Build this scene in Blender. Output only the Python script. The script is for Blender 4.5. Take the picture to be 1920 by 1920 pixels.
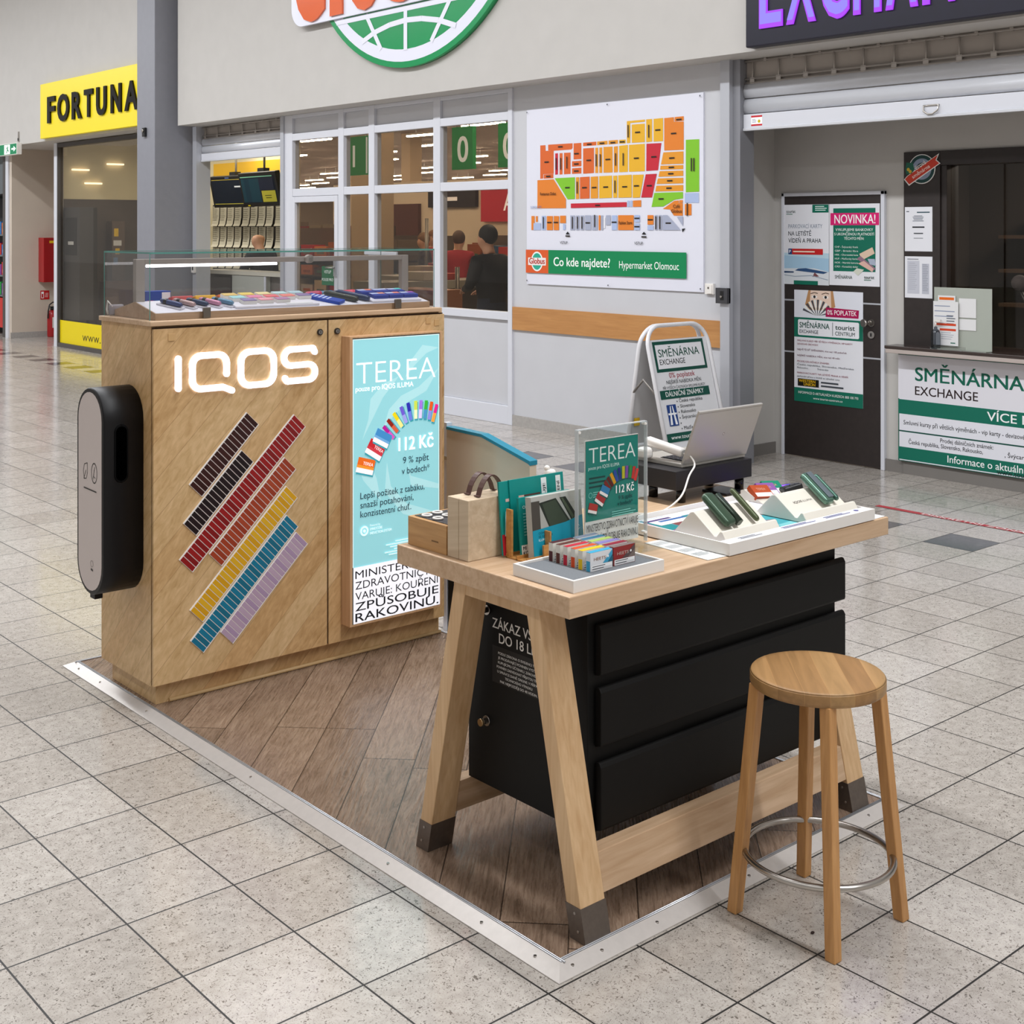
import bpy, bmesh, math, random
from mathutils import Vector, Matrix
random.seed(7)
for o in list(bpy.data.objects): bpy.data.objects.remove(o)
SC = bpy.context.scene
COL = SC.collection
R = math.radians

# ------------------------------------------------------------------ camera
cam = bpy.data.cameras.new('camera'); camo = bpy.data.objects.new('camera', cam); COL.objects.link(camo)
camo.location = (0, 0, 1.7374); camo.rotation_euler = (R(90), 0, -.7048)
cam.sensor_width = 36; cam.lens = 2449.6 / 1920 * 36
cam.shift_x = .01983; cam.shift_y = -.2767
cam.clip_start = .05; cam.clip_end = 400
SC.camera = camo
# ------------------------------------------------------------------ world, lights, exposure
SC.view_settings.view_transform = 'Standard'; SC.view_settings.look = 'None'
SC.view_settings.gamma = 1; SC.view_settings.use_curve_mapping = False
SC.view_settings.exposure = 0.0
W = bpy.data.worlds.new('world'); SC.world = W; W.use_nodes = True
bg = W.node_tree.nodes['Background']; bg.inputs[0].default_value = (1, .96, .92, 1); bg.inputs[1].default_value = .40
def area(name, loc, sx, sy, power, color, rot=(0, 0, 0)):
    l = bpy.data.lights.new(name, 'AREA'); l.shape = 'RECTANGLE'; l.size = sx; l.size_y = sy
    l.energy = power; l.color = color
    o = bpy.data.objects.new(name, l); COL.objects.link(o); o.location = loc; o.rotation_euler = rot
    return o
area('linear_light', (3.2, 13, 6.0), .35, 36, 1730, (.95, .97, 1))       # row of strip lamps under the mall roof
area('linear_light', (-2.2, 10, 6.4), .5, 30, 320, (.98, .98, 1))  # added frontal fill, no lamp known at this spot
area('booth_fill', (8.7, 15.6, 2.95), .8, 1.0, 20, (1, .93, .80))  # unseen light that brightens the betting booth from above
area('booth_fill', (10.2, 4.4, 2.6), .8, .8, 45, (1, .9, .8))  # unseen light added to brighten the room behind the exchange glass
area('shop_fill', (8.5, 17.2, 2.9), 1.0, 2.0, 16, (1, .9, .75))  # unseen light that brightens the left shop interior

# ------------------------------------------------------------------ materials
def lin(h):
    h = h.lstrip('#'); c = [int(h[i:i+2], 16) / 255 for i in (0, 2, 4)]
    return [x / 12.92 if x <= .04045 else ((x + .055) / 1.055) ** 2.4 for x in c] + [1]
_m = {}
def mat(name, col='#cccccc', rough=.5, metal=0, emit=None, es=1, spec=.5, noise=0, nscale=60, coat=0, bump=0):
    if name in _m: return _m[name]
    m = bpy.data.materials.new(name); m.use_nodes = True; n = m.node_tree; b = n.nodes['Principled BSDF']
    b.inputs['Base Color'].default_value = lin(col); b.inputs['Roughness'].default_value = rough
    b.inputs['Metallic'].default_value = metal; b.inputs['Specular IOR Level'].default_value = spec
    b.inputs['Coat Weight'].default_value = coat
    if emit: b.inputs['Emission Color'].default_value = lin(emit); b.inputs['Emission Strength'].default_value = es
    if noise or bump:
        tc = n.nodes.new('ShaderNodeTexCoord'); nz = n.nodes.new('ShaderNodeTexNoise'); nz.inputs['Scale'].default_value = nscale
        nz.inputs['Detail'].default_value = 4
        n.links.new(tc.outputs['Object'], nz.inputs['Vector'])
        if noise:
            mx = n.nodes.new('ShaderNodeMix'); mx.data_type = 'RGBA'; mx.blend_type = 'MULTIPLY'
            c = lin(col); mx.inputs[6].default_value = c
            rp = n.nodes.new('ShaderNodeMapRange'); rp.inputs[1].default_value = .3; rp.inputs[2].default_value = .7
            rp.inputs[3].default_value = 1 - noise; rp.inputs[4].default_value = 1
            n.links.new(nz.outputs[0], rp.inputs[0]); mx.inputs[0].default_value = 1
            n.links.new(rp.outputs[0], mx.inputs[7]); n.links.new(mx.outputs[2], b.inputs['Base Color'])
        if bump:
            bp = n.nodes.new('ShaderNodeBump'); bp.inputs['Strength'].default_value = bump; bp.inputs['Distance'].default_value = .002
            n.links.new(nz.outputs[0], bp.inputs['Height']); n.links.new(bp.outputs[0], b.inputs['Normal'])
    _m[name] = m
    return m
def ink(h, e=0):
    return mat('ink_' + h[1:] + ('_lit' if e else ''), h, .45, emit=h if e else None, es=e, spec=.3)
class N:
    """small helper to chain shader nodes"""
    def __init__(s, m): s.t = m.node_tree
    def pin(s, i, v):
        if hasattr(v, 'links'): s.t.links.new(v, i)
        else: i.default_value = v
    def math(s, op, a, b=0, c=0):
        n = s.t.nodes.new('ShaderNodeMath'); n.operation = op
        for i, v in enumerate((a, b, c)): s.pin(n.inputs[i], v)
        return n.outputs[0]
    def dot(s, p, v):
        n = s.t.nodes.new('ShaderNodeVectorMath'); n.operation = 'DOT_PRODUCT'; s.pin(n.inputs[0], p); n.inputs[1].default_value = v
        return n.outputs['Value']
    def xyz(s, x, y, z):
        n = s.t.nodes.new('ShaderNodeCombineXYZ')
        for i, v in enumerate((x, y, z)): s.pin(n.inputs[i], v)
        return n.outputs[0]
    def noise(s, v, sc, det=3, dist=0):
        n = s.t.nodes.new('ShaderNodeTexNoise'); s.pin(n.inputs['Vector'], v); n.inputs['Scale'].default_value = sc
        n.inputs['Detail'].default_value = det; n.inputs['Distortion'].default_value = dist
        return n.outputs[0]
    def rnd(s, v):
        n = s.t.nodes.new('ShaderNodeTexWhiteNoise'); n.noise_dimensions = '3D'; s.pin(n.inputs['Vector'], v); return n.outputs['Value']
    def ramp(s, f, stops):
        n = s.t.nodes.new('ShaderNodeValToRGB'); s.pin(n.inputs[0], f); e = n.color_ramp.elements
        e[0].position, e[0].color = stops[0][0], lin(stops[0][1]); e[1].position, e[1].color = stops[-1][0], lin(stops[-1][1])
        for p, c in stops[1:-1]: x = e.new(p); x.color = lin(c)
        return n.outputs[0]
    def mix(s, f, a, b, mode='MIX'):
        n = s.t.nodes.new('ShaderNodeMix'); n.data_type = 'RGBA'; n.blend_type = mode
        s.pin(n.inputs[0], f); s.pin(n.inputs[6], a); s.pin(n.inputs[7], b); return n.outputs[2]
    def coord(s, k='Object'): return s.t.nodes.new('ShaderNodeTexCoord').outputs[k]
    def rng(s, f, a, b, c, d):
        n = s.t.nodes.new('ShaderNodeMapRange'); s.pin(n.inputs[0], f)
        for i, v in enumerate((a, b, c, d)): n.inputs[i+1].default_value = v
        return n.outputs[0]
def wood(name, light, dark, along, c1, c2, rough=.45, plank=0, seam='#6b4a2a', tight=26, contrast=1, jit=.25):
    if name in _m: return _m[name]
    m = mat(name, light, rough); k = N(m); b = m.node_tree.nodes['Principled BSDF']
    p = k.coord(); a = k.dot(p, along); x = k.dot(p, c1); y = k.dot(p, c2)
    if plank:
        idx = k.math('FLOOR', k.math('DIVIDE', x, plank)); r = k.rnd(k.xyz(idx, 3.1, 0))
        sh = k.math('MULTIPLY', r, 7.0)
    else: r, sh = .5, 0
    fine = k.noise(k.xyz(k.math('MULTIPLY', a, 1.6), k.math('ADD', k.math('MULTIPLY', x, tight), sh), k.math('MULTIPLY', y, tight)), 3.0, 6, .6)
    ring = k.noise(k.xyz(k.math('MULTIPLY', a, .5), k.math('ADD', k.math('MULTIPLY', x, 5.0), sh), k.math('MULTIPLY', y, 5.0)), 2.2, 3, 1.2)
    f = k.math('ADD', k.math('MULTIPLY', fine, .55), k.math('MULTIPLY', ring, .45))
    col = k.ramp(f, [(.5 - .24 * contrast, dark), (.5 + .16 * contrast, light)])
    if plank:
        col = k.mix(jit, col, k.mix(r, lin(dark), lin('#ffffff')), 'SOFT_LIGHT')
        fr = k.math('FRACT', k.math('DIVIDE', x, plank)); e = k.math('LESS_THAN', fr, .022)
        col = k.mix(k.math('MULTIPLY', e, .5), col, lin(seam))
    m.node_tree.links.new(col, b.inputs['Base Color'])
    bp = m.node_tree.nodes.new('ShaderNodeBump'); bp.inputs['Strength'].default_value = .12; bp.inputs['Distance'].default_value = .002
    m.node_tree.links.new(fine, bp.inputs['Height']); m.node_tree.links.new(bp.outputs[0], b.inputs['Normal'])
    return m
s2 = .70711
W_CTR = wood('oak_counter', '#d3b083', '#ab8756', (s2, -s2, s2), (-s2, s2, s2), (.577, .577, 0), plank=.098, seam='#8a663c', tight=22, contrast=.95)
W_TABX = wood('oak_table_lengthwise', '#cfb192', '#ab8864', (1, 0, 0), (0, 1, 0), (0, 0, 1), tight=20)
W_LEG = wood('oak_leg', '#dab88e', '#ba9164', (0, -.21, 1), (1, 0, 0), (0, 1, 0), tight=24)
W_STOOL = wood('ash_stool', '#cf9c62', '#9f6b38', (0, 0, 1), (1, 0, 0), (0, 1, 0), tight=34, contrast=1.2)
W_SEAT = wood('ash_seat', '#a98254', '#7d5f38', (s2, s2, 0), (s2, -s2, 0), (0, 0, 1), tight=18, plank=.06, seam='#b88a55', contrast=1.2)
W_BAND = wood('beech_band', '#c18c54', '#a97441', (0, 1, 0), (0, 0, 1), (1, 0, 0), tight=20)
W_PALE = wood('pale_box_wood', '#d6c3a8', '#a98f70', (.9, .43, .1), (0, .2, 1), (1, 0, 0), tight=16, contrast=1.2)
W_ORG = wood('organiser_wood', '#c99d68', '#9c7040', (.2, 1, 0), (0, 0, 1), (1, 0, 0), tight=22, contrast=1.1)
def deck_material():
    m = mat('oak_deck', '#7a5c44', .33); k = N(m); b = m.node_tree.nodes['Principled BSDF']; p = k.coord()
    a = k.dot(p, (s2, s2, 0)); x = k.dot(p, (s2, -s2, 0)); w = .172
    q = k.math('DIVIDE', x, w); idx = k.math('FLOOR', q); r = k.rnd(k.xyz(idx, 1.7, 0))
    a2 = k.math('ADD', k.math('DIVIDE', a, 1.25), k.math('MULTIPLY', r, 5.0)); j = k.math('FLOOR', a2); r2 = k.rnd(k.xyz(idx, j, 4.0))
    sh = k.math('MULTIPLY', r2, 9.0)
    ring = k.noise(k.xyz(k.math('MULTIPLY', a, 1.4), k.math('ADD', k.math('MULTIPLY', x, 6.5), sh), sh), 2.4, 4, 2.2)
    wv = k.math('FRACT', k.math('MULTIPLY', ring, 9.0))
    fine = k.noise(k.xyz(k.math('MULTIPLY', a, 4.0), k.math('ADD', k.math('MULTIPLY', x, 70.0), sh), 0), 2.0, 3)
    f = k.math('ADD', k.math('ADD', k.math('MULTIPLY', wv, .16), k.math('MULTIPLY', fine, .5)), k.math('MULTIPLY', ring, .35))
    c = k.ramp(f, [(.28, '#62503f'), (.5, '#8b7564'), (.75, '#a8937f')])
    c = k.mix(.32, c, k.mix(r2, lin('#3a302a'), lin('#d0c6be')), 'SOFT_LIGHT')
    e = k.math('MAXIMUM', k.math('LESS_THAN', k.math('FRACT', q), .02), k.math('LESS_THAN', k.math('FRACT', a2), .0035))
    c = k.mix(k.math('MULTIPLY', e, .85), c, lin('#22170e'))
    m.node_tree.links.new(c, b.inputs['Base Color'])
    m.node_tree.links.new(k.rng(fine, .2, .8, .2, .36), b.inputs['Roughness'])
    bp = m.node_tree.nodes.new('ShaderNodeBump'); bp.inputs['Strength'].default_value = .35; bp.inputs['Distance'].default_value = .003
    m.node_tree.links.new(k.math('ADD', fine, k.math('MULTIPLY', wv, .25)), bp.inputs['Height']); m.node_tree.links.new(bp.outputs[0], b.inputs['Normal'])
    return m
def floor_material():
    m = mat('terrazzo_tiles', '#cbc4ba', .2); k = N(m); b = m.node_tree.nodes['Principled BSDF']; p = k.coord()
    X = k.math('DIVIDE', k.math('SUBTRACT', k.dot(p, (1, 0, 0)), .2203), .3); Y = k.math('DIVIDE', k.math('SUBTRACT', k.dot(p, (0, 1, 0)), .0766), .3)
    ix, iy = k.math('FLOOR', X), k.math('FLOOR', Y); fx, fy = k.math('FRACT', X), k.math('FRACT', Y)
    r = k.rnd(k.xyz(ix, iy, 1.0))
    fl1 = k.noise(p, 105, 2, 1.6); fl2 = k.noise(p, 210, 2, 1.0); cl = k.noise(p, 28, 4)
    c = k.ramp(cl, [(.3, '#a9a29a'), (.7, '#bcb5ad')])
    c = k.mix(k.math('MULTIPLY', k.math('GREATER_THAN', fl2, .59), .30), c, lin('#6e645a'))
    c = k.mix(k.math('MULTIPLY', k.math('GREATER_THAN', fl1, .63), .75), c, lin('#4c433b'))
    c = k.mix(.16, c, k.mix(r, lin('#3c3834'), lin('#ffffff')), 'SOFT_LIGHT')
    even = k.math('LESS_THAN', k.math('MODULO', k.math('ADD', iy, 40.0), 2.0), .5)
    dark = k.math('MULTIPLY', k.math('COMPARE', ix, 21.0, .2), even)
    dk = k.ramp(fl2, [(.4, '#3d3a3d'), (.7, '#575358')])
    c = k.mix(dark, c, dk)
    g = k.math('MAXIMUM', k.math('GREATER_THAN', k.math('ABSOLUTE', k.math('SUBTRACT', fx, .5)), .4915), k.math('GREATER_THAN', k.math('ABSOLUTE', k.math('SUBTRACT', fy, .5)), .4915))
    c = k.mix(g, c, lin('#15110e'))
    m.node_tree.links.new(c, b.inputs['Base Color'])
    m.node_tree.links.new(k.math('ADD', k.rng(cl, .3, .7, .11, .17), k.math('MULTIPLY', g, .5)), b.inputs['Roughness'])
    b.inputs['Specular IOR Level'].default_value = .6
    return m
def glass_material(name, tint='#ffffff', f=.9, refl=1.0):
    if name in _m: return _m[name]
    m = bpy.data.materials.new(name); m.use_nodes = True; t = m.node_tree; t.nodes.clear()
    o = t.nodes.new('ShaderNodeOutputMaterial'); mx = t.nodes.new('ShaderNodeMixShader'); tr = t.nodes.new('ShaderNodeBsdfTransparent')
    gl = t.nodes.new('ShaderNodeBsdfGlossy'); gl.inputs['Roughness'].default_value = .02; k = N(m); lw = t.nodes.new('ShaderNodeLayerWeight'); fr = k.math('MULTIPLY_ADD', k.math('POWER', lw.outputs['Facing'], 5.0), .92, .035)
    tr.inputs[0].default_value = [x * f for x in lin(tint)[:3]] + [1]
    ml = t.nodes.new('ShaderNodeMath'); ml.operation = 'MULTIPLY'; ml.inputs[1].default_value = refl
    t.links.new(fr, ml.inputs[0]); t.links.new(ml.outputs[0], mx.inputs[0]); t.links.new(tr.outputs[0], mx.inputs[1]); t.links.new(gl.outputs[0], mx.inputs[2]); t.links.new(mx.outputs[0], o.inputs[0])
    _m[name] = m
    return m
WALL = mat('wall_paint', '#bfbcb8', .75, noise=.04, nscale=5)
WALLW = mat('panel_white', '#c6c7cc', .5, noise=.03, nscale=4)
FRAMEW = mat('frame_white', '#d2d4dc', .4, spec=.4)
ALU = mat('aluminium', '#c9cbd0', .36, metal=.85, noise=.1, nscale=30)
ALUP = mat('aluminium_painted', '#b9bbc2', .42, metal=.3)
STEEL = mat('steel', '#b9b4ae', .28, metal=1)
SHOE = mat('brushed_shoe', '#7a7068', .42, metal=.8, noise=.15, nscale=80)
BLACK = mat('black_lacquer', '#0d0c0b', .55, spec=.22, noise=.15, nscale=300)
BLK = mat('black_plastic', '#121214', .35)
WHT = mat('white_plastic', '#e6e2dd', .38)
CREAM = mat('cream_plastic', '#dcd6ca', .4)
PAPER = mat('paper', '#dededf', .6)
GREYP = mat('column_paint', '#85868e', .5, noise=.05, nscale=12)
DARKW = mat('wenge_board', '#2c2422', .5, noise=.25, nscale=25)
GLASS = glass_material('clear_glass'); GLASSI = glass_material('shop_glass', '#f4f1ec', .97, .9)
GEDGE = mat('glass_edge', '#5f9a90', .12)
GEDGE.node_tree.nodes['Principled BSDF'].inputs['Alpha'].default_value = .7
LED = mat('led_tube', '#ffffff', .5, emit='#fdfbff', es=5)
LOGO = mat('letter_lit', '#ffffff', .5, emit='#f6f2ff', es=.95)

# ------------------------------------------------------------------ mesh builder
class MB:
    def __init__(s, org=(0, 0, 0)): s.v = []; s.f = []; s.i = []; s.s = []; s.mats = []; s.org = Vector(org); s.xf = None
    def mi(s, m):
        if m not in s.mats: s.mats.append(m)
        return s.mats.index(m)
    def pt(s, p):
        p = Vector(p)
        if s.xf: p = s.xf @ p
        s.v.append(p - s.org); return len(s.v) - 1
    def face(s, ids, m, sm=False): s.f.append(ids); s.i.append(s.mi(m)); s.s.append(sm)
    def poly(s, pts, m): s.face([s.pt(p) for p in pts], m)
    def box(s, x0, x1, y0, y1, z0, z1, m):
        b = [s.pt(p) for p in ((x0,y0,z0),(x1,y0,z0),(x1,y1,z0),(x0,y1,z0),(x0,y0,z1),(x1,y0,z1),(x1,y1,z1),(x0,y1,z1))]
        for q in ((3,2,1,0),(4,5,6,7),(0,1,5,4),(1,2,6,5),(2,3,7,6),(3,0,4,7)): s.face([b[j] for j in q], m)
        return s
    def prism(s, pts, vec, m, sm=False):
        """closed outline pushed along vec; outline counter-clockwise as seen from where vec points"""
        n = len(pts); vec = Vector(vec); a = [s.pt(p) for p in pts]; b = [s.pt(Vector(p) + vec) for p in pts]
        s.face(a[::-1], m); s.face(b, m)
        for k in range(n): s.face([a[k], a[(k+1) % n], b[(k+1) % n], b[k]], m, sm)
        return s
    def rings(s, rs, m, cap=True, sm=True):
        ids = [[s.pt(p) for p in r] for r in rs]; n = len(ids[0])
        for a, b in zip(ids, ids[1:]):
            for k in range(n): s.face([a[k], a[(k+1) % n], b[(k+1) % n], b[k]], m, sm)
        if cap: s.face(ids[0][::-1], m); s.face(ids[-1], m)
        return s
    def cyl(s, p0, p1, r, m, r1=None, n=20):
        p0, p1 = Vector(p0), Vector(p1); d = (p1 - p0).normalized(); u = d.orthogonal().normalized(); w = d.cross(u); r1 = r if r1 is None else r1
        return s.rings([[c + (u * math.cos(2*math.pi*k/n) + w * math.sin(2*math.pi*k/n)) * q for k in range(n)] for c, q in ((p0, r), (p1, r1))], m)
    def lathe(s, c, prof, m, n=24):
        c = Vector(c)
        return s.rings([[c + Vector((r*math.cos(2*math.pi*k/n), r*math.sin(2*math.pi*k/n), z)) for k in range(n)] for r, z in prof], m)
    def tube(s, path, r, m, n=10, closed=False):
        path = [Vector(p) for p in path]; L = len(path); rs = []; u = None
        for i, p in enumerate(path):
            a = path[(i-1) % L] if closed or i else p; b = path[(i+1) % L] if closed or i < L-1 else p
            d = (b - a).normalized(); u = d.orthogonal().normalized() if u is None else (u - d * u.dot(d)).normalized(); w = d.cross(u)
            rs.append([p + (u * math.cos(2*math.pi*k/n) + w * math.sin(2*math.pi*k/n)) * r for k in range(n)])
        if closed: rs.append(rs[0])
        return s.rings(rs, m, cap=not closed)
    def ball(s, c, r, m, sc=(1, 1, 1), n=16, k=10):
        c = Vector(c)
        return s.rings([[c + Vector((r*sc[0]*math.sin(t)*math.cos(2*math.pi*j/n), r*sc[1]*math.sin(t)*math.sin(2*math.pi*j/n), -r*sc[2]*math.cos(t))) for j in range(n)] for t in [math.pi*(i+.02)/(k+.04) for i in range(k+1)]], m)
    def build(s, name, parent=None, bevel=0, label=None, seg=2, loc=None):
        me = bpy.data.meshes.new(name); me.from_pydata(s.v, [], s.f)
        for m in s.mats: me.materials.append(m)
        me.polygons.foreach_set('material_index', s.i); me.polygons.foreach_set('use_smooth', s.s); me.update()
        o = bpy.data.objects.new(name, me); COL.objects.link(o)
        if parent: o.parent = parent
        else: o.location = s.org
        if bevel:
            b = o.modifiers.new('bevel', 'BEVEL'); b.width = bevel; b.segments = seg; b.limit_method = 'ANGLE'; b.angle_limit = R(40)
        if label: o['label'] = label
        return o
def thing(name, loc, label, cat, group=None, rz=0):
    o = bpy.data.objects.new(name, None); COL.objects.link(o); o.location = loc; o.rotation_euler.z = rz; o.empty_display_size = .1
    return tag(o, label, cat, group)
def tag(o, label, cat, group=None):
    o['label'] = label; o['category'] = cat
    if group: o['group'] = group
    return o
def struct(o, label=None): o['kind'] = 'structure'; return o
def copy_tree(o, loc, rz=0, label=None):
    c = o.copy(); COL.objects.link(c); c.location = loc; c.rotation_euler.z = rz
    if label: c['label'] = label
    for ch in list(o.children):
        d = ch.copy(); COL.objects.link(d); d.parent = c
        for g in ch.children: e = g.copy(); COL.objects.link(e); e.parent = d
    return c
_t = {}
def glyphs(txt, bold):
    k = (txt, bold)
    if k not in _t:
        c = bpy.data.curves.new('lettering', 'FONT'); c.body = txt; c.offset = bold; c.resolution_u = 4
        o = bpy.data.objects.new('lettering', c); me = o.to_mesh()
        vs = [(v.co.x, v.co.y) for v in me.vertices]; fs = [list(p.vertices) for p in me.polygons]; o.to_mesh_clear()
        bpy.data.objects.remove(o); bpy.data.curves.remove(c)
        _t[k] = (vs, fs)
    return _t[k]
class Print:
    """flat printing on a plane: o origin, u right, v up (both unit); every call lies a hair above the last"""
    def __init__(s, mb, o, u, v, step=.00006, lift=.0006, e=0):
        s.mb = mb; s.o = Vector(o); s.u = Vector(u).normalized(); s.v = Vector(v).normalized(); s.n = s.u.cross(s.v); s.l = lift; s.st = step; s.e = e
    def P(s, a, b, l=None): return s.o + s.u * a + s.v * b + s.n * (s.l if l is None else l)
    def poly(s, pts, h):
        if sum(a[0]*b[1] - b[0]*a[1] for a, b in zip(pts, pts[1:] + pts[:1])) < 0: pts = pts[::-1]
        s.mb.poly([s.P(*p) for p in pts], ink(h, s.e) if isinstance(h, str) else h); s.l += s.st; return s
    def rect(s, a0, b0, a1, b1, h): return s.poly([(a0, b0), (a1, b0), (a1, b1), (a0, b1)], h)
    def disc(s, a, b, r, h, n=24, ry=None): return s.poly([(a + r*math.cos(2*math.pi*k/n), b + (ry or r)*math.sin(2*math.pi*k/n)) for k in range(n)], h)
    def ring(s, a, b, r, w, h, n=28, t0=0, t1=2*math.pi, ry=1):
        for k in range(n):
            t, q = t0 + (t1-t0)*k/n, t0 + (t1-t0)*(k+1)/n
            s.mb.poly([s.P(a+r*math.cos(t), b+r*ry*math.sin(t)), s.P(a+(r+w)*math.cos(t), b+(r+w)*ry*math.sin(t)), s.P(a+(r+w)*math.cos(q), b+(r+w)*ry*math.sin(q)), s.P(a+r*math.cos(q), b+r*ry*math.sin(q))], ink(h, s.e) if isinstance(h, str) else h)
        s.l += s.st; return s
    def line(s, pts, w, h):
        for (a, b), (c, d) in zip(pts, pts[1:]):
            L = math.hypot(c-a, d-b) or 1; x, y = -(d-b)/L*w/2, (c-a)/L*w/2
            s.mb.poly([s.P(a-x, b-y), s.P(c-x, d-y), s.P(c+x, d+y), s.P(a+x, b+y)][::1], ink(h, s.e) if isinstance(h, str) else h)
        s.l += s.st; return s
    def text(s, txt, a, b, h, col, w=None, bold=0, al='l', rot=0, depth=0):
        if bold > .012 and not depth:
            sy_ = h / .682; e_ = (bold - .010) * sy_ * .8
            if w: w = w - 2*e_; a = a + (e_ if al == 'l' else -e_ if al == 'r' else 0)
            for q_, r_ in ((-1, -.5), (1, -.5), (-1, .5), (1, .5)): s.text(txt, a + q_*e_*math.cos(rot), b + r_*e_ + q_*e_*math.sin(rot), h, col, w, 0, al, rot)
            return s
        vs, fs = glyphs(txt, bold if depth or bold < 0 else 0)
        if not vs: return s
        x0, x1 = min(p[0] for p in vs), max(p[0] for p in vs); sy = h / .682; sx = (w / (x1 - x0)) if w else sy
        W_ = (x1 - x0) * sx; dx = {'l': 0, 'c': -W_/2, 'r': -W_}[al]; m = ink(col, s.e) if isinstance(col, str) else col
        c_, s_ = math.cos(rot), math.sin(rot); q = []
        for p in vs:
            X_, Y_ = (p[0]-x0)*sx + dx, p[1]*sy
            q.append((a + X_*c_ - Y_*s_, b + X_*s_ + Y_*c_))
        if depth:
            top = [s.mb.pt(s.P(*p, s.l + depth)) for p in q]; bot = [s.mb.pt(s.P(*p)) for p in q]; cnt = {}
            for f in fs:
                s.mb.face([top[k] for k in f], m)
                for k in range(len(f)): cnt[(f[k], f[(k+1) % len(f)])] = 1
            for (i, j) in cnt:
                if (j, i) not in cnt: s.mb.face([bot[i], bot[j], top[j], top[i]], m)
        else:
            ids = [s.mb.pt(s.P(*p)) for p in q]
            for f in fs: s.mb.face([ids[k] for k in f], m)
        s.l += s.st; return s
    def bars(s, a, b, w, h, n, pitch, col, al='l'):
        for k in range(n):
            f = w * (.7 + .3 * ((k * 37 + 11) % 10) / 10); x = {'l': a, 'c': a - f/2, 'r': a - f}[al]
            s.mb.poly([s.P(x, b - k*pitch), s.P(x+f, b - k*pitch), s.P(x+f, b - k*pitch + h), s.P(x, b - k*pitch + h)], ink(col, s.e))
        s.l += s.st; return s
def px(mb, X, y=0, z=0, **k): return Print(mb, (X, y, z), (0, -1, 0), (0, 0, 1), **k)     # faces -x; a = -(y - y0)
def py(mb, Y, x=0, z=0, **k): return Print(mb, (x, Y, z), (1, 0, 0), (0, 0, 1), **k)      # faces -y
def pz(mb, Z, x=0, y=0, **k): return Print(mb, (x, y, Z), (1, 0, 0), (0, 1, 0), **k)      # faces up
def rrect(x0, y0, x1, y1, r, n=5):
    o = []
    for cx, cy, t in ((x1-r, y0+r, -90), (x1-r, y1-r, 0), (x0+r, y1-r, 90), (x0+r, y0+r, 180)):
        for k in range(n+1): a = R(t + 90*k/n); o.append((cx + r*math.cos(a), cy + r*math.sin(a)))
    return o

# ================================================================== setting
def sbox(name, *bx, m=WALL, bevel=0):
    mb = MB(((bx[0]+bx[1])/2, (bx[2]+bx[3])/2, bx[4])); mb.box(*bx, m); return struct(mb.build(name, bevel=bevel))
FLOORM = floor_material()
mb = MB(); mb.poly([(-12, -8, 0), (70, -8, 0), (70, 95, 0), (-12, 95, 0)], FLOORM); struct(mb.build('floor'))
BEIGE = mat('niche_paint', '#c9bcae', .75, noise=.04, nscale=5)
sbox('wall_upper', 7.33, 8.60, -4, 14.464, 2.981, 8.0)                    # fascia over exchange and supermarket front
sbox('wall_upper', 7.33, 8.70, 15.14, 42, 3.003, 8.0)                     # fascia over the betting shop
sbox('wall_back', 7.62, 7.78, 6.277, 8.661, 0, 2.981, m=WALLW)            # white panel that carries the map
sbox('wall_recess', 7.78, 8.60, 6.309, 6.50, 0, 2.981)
mb = MB((8.3, 5.3, 0))
for b in ((8.25, 8.40, 6.215, 6.309, 0, 2.981), (8.25, 8.40, 5.335, 6.215, 1.995, 2.981), (8.25, 8.40, 5.167, 5.335, 0, 2.981), (8.25, 8.40, -4, 5.167, 2.278, 2.981), (8.27, 8.40, -4, 5.167, 0, .86)): mb.box(*b, WALL)
struct(mb.build('wall_right'))
sbox('baseboard_right', 8.235, 8.25, 5.167, 5.335, 0, .085, m=mat('plinth_grey', '#77736f', .5))
sbox('baseboard_right', 8.225, 8.27, -4, 5.167, 0, .10, m=_m['plinth_grey'])
sbox('baseboard_recess', 7.78, 8.25, 6.295, 6.309, 0, .085, m=_m['plinth_grey'])
sbox('baseboard_back', 7.605, 7.62, 6.277, 8.661, 0, .095, m=mat('plinth_light', '#aaa6a2', .5, noise=.15, nscale=40))
sbox('trim_1', 7.60, 7.62, 6.29, 8.655, .848, 1.049, m=W_BAND)             # wooden bumper band
# column beside the betting booth
o = sbox('column', 7.119, 7.66, 14.65, 15.134, 0, 8.0, m=GREYP, bevel=.006)
mb = MB((7.10, 14.9, 2.5)); mb.box(7.085, 7.119, 14.86, 14.93, 2.86, 2.97, BLK); mb.cyl((7.085, 14.895, 2.93), (7.07, 14.895, 2.93), .02, STEEL)
tag(mb.build('sensor_box', bevel=.006), 'small dark sensor box on the grey column beside the yellow sign', 'sensor')

# supermarket window wall
ys = [(12.525, 12.306), (11.407, 11.308), (10.858, 10.758), (9.794, 9.688), (8.718, 8.661)]
panes = [(12.306, 11.407), (11.308, 10.858), (10.758, 9.794), (9.688, 8.718)]
mb = MB((7.64, 10.6, 0))
for a, b in ys: mb.box(7.60, 7.69, b, a, 0, 2.981, FRAMEW)
for k, (a, b) in enumerate(panes):
    for z0, z1 in ((2.699, 2.774), (2.943, 2.981)) : mb.box(7.602, 7.688, b, a, z0, z1, FRAMEW)
    mb.box(7.603, 7.687, b, a, 2.089, 2.171, FRAMEW)
    mb.box(7.63, 7.66, b, a, 2.774, 2.943, WALLW)
    if k:
        mb.box(7.602, 7.688, b, a, 0, .166, FRAMEW); mb.box(7.602, 7.688, b, a, .926, .997, FRAMEW); mb.box(7.63, 7.66, b, a, .166, .926, WALLW)
wf = struct(mb.build('window_1', bevel=.004))
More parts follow.
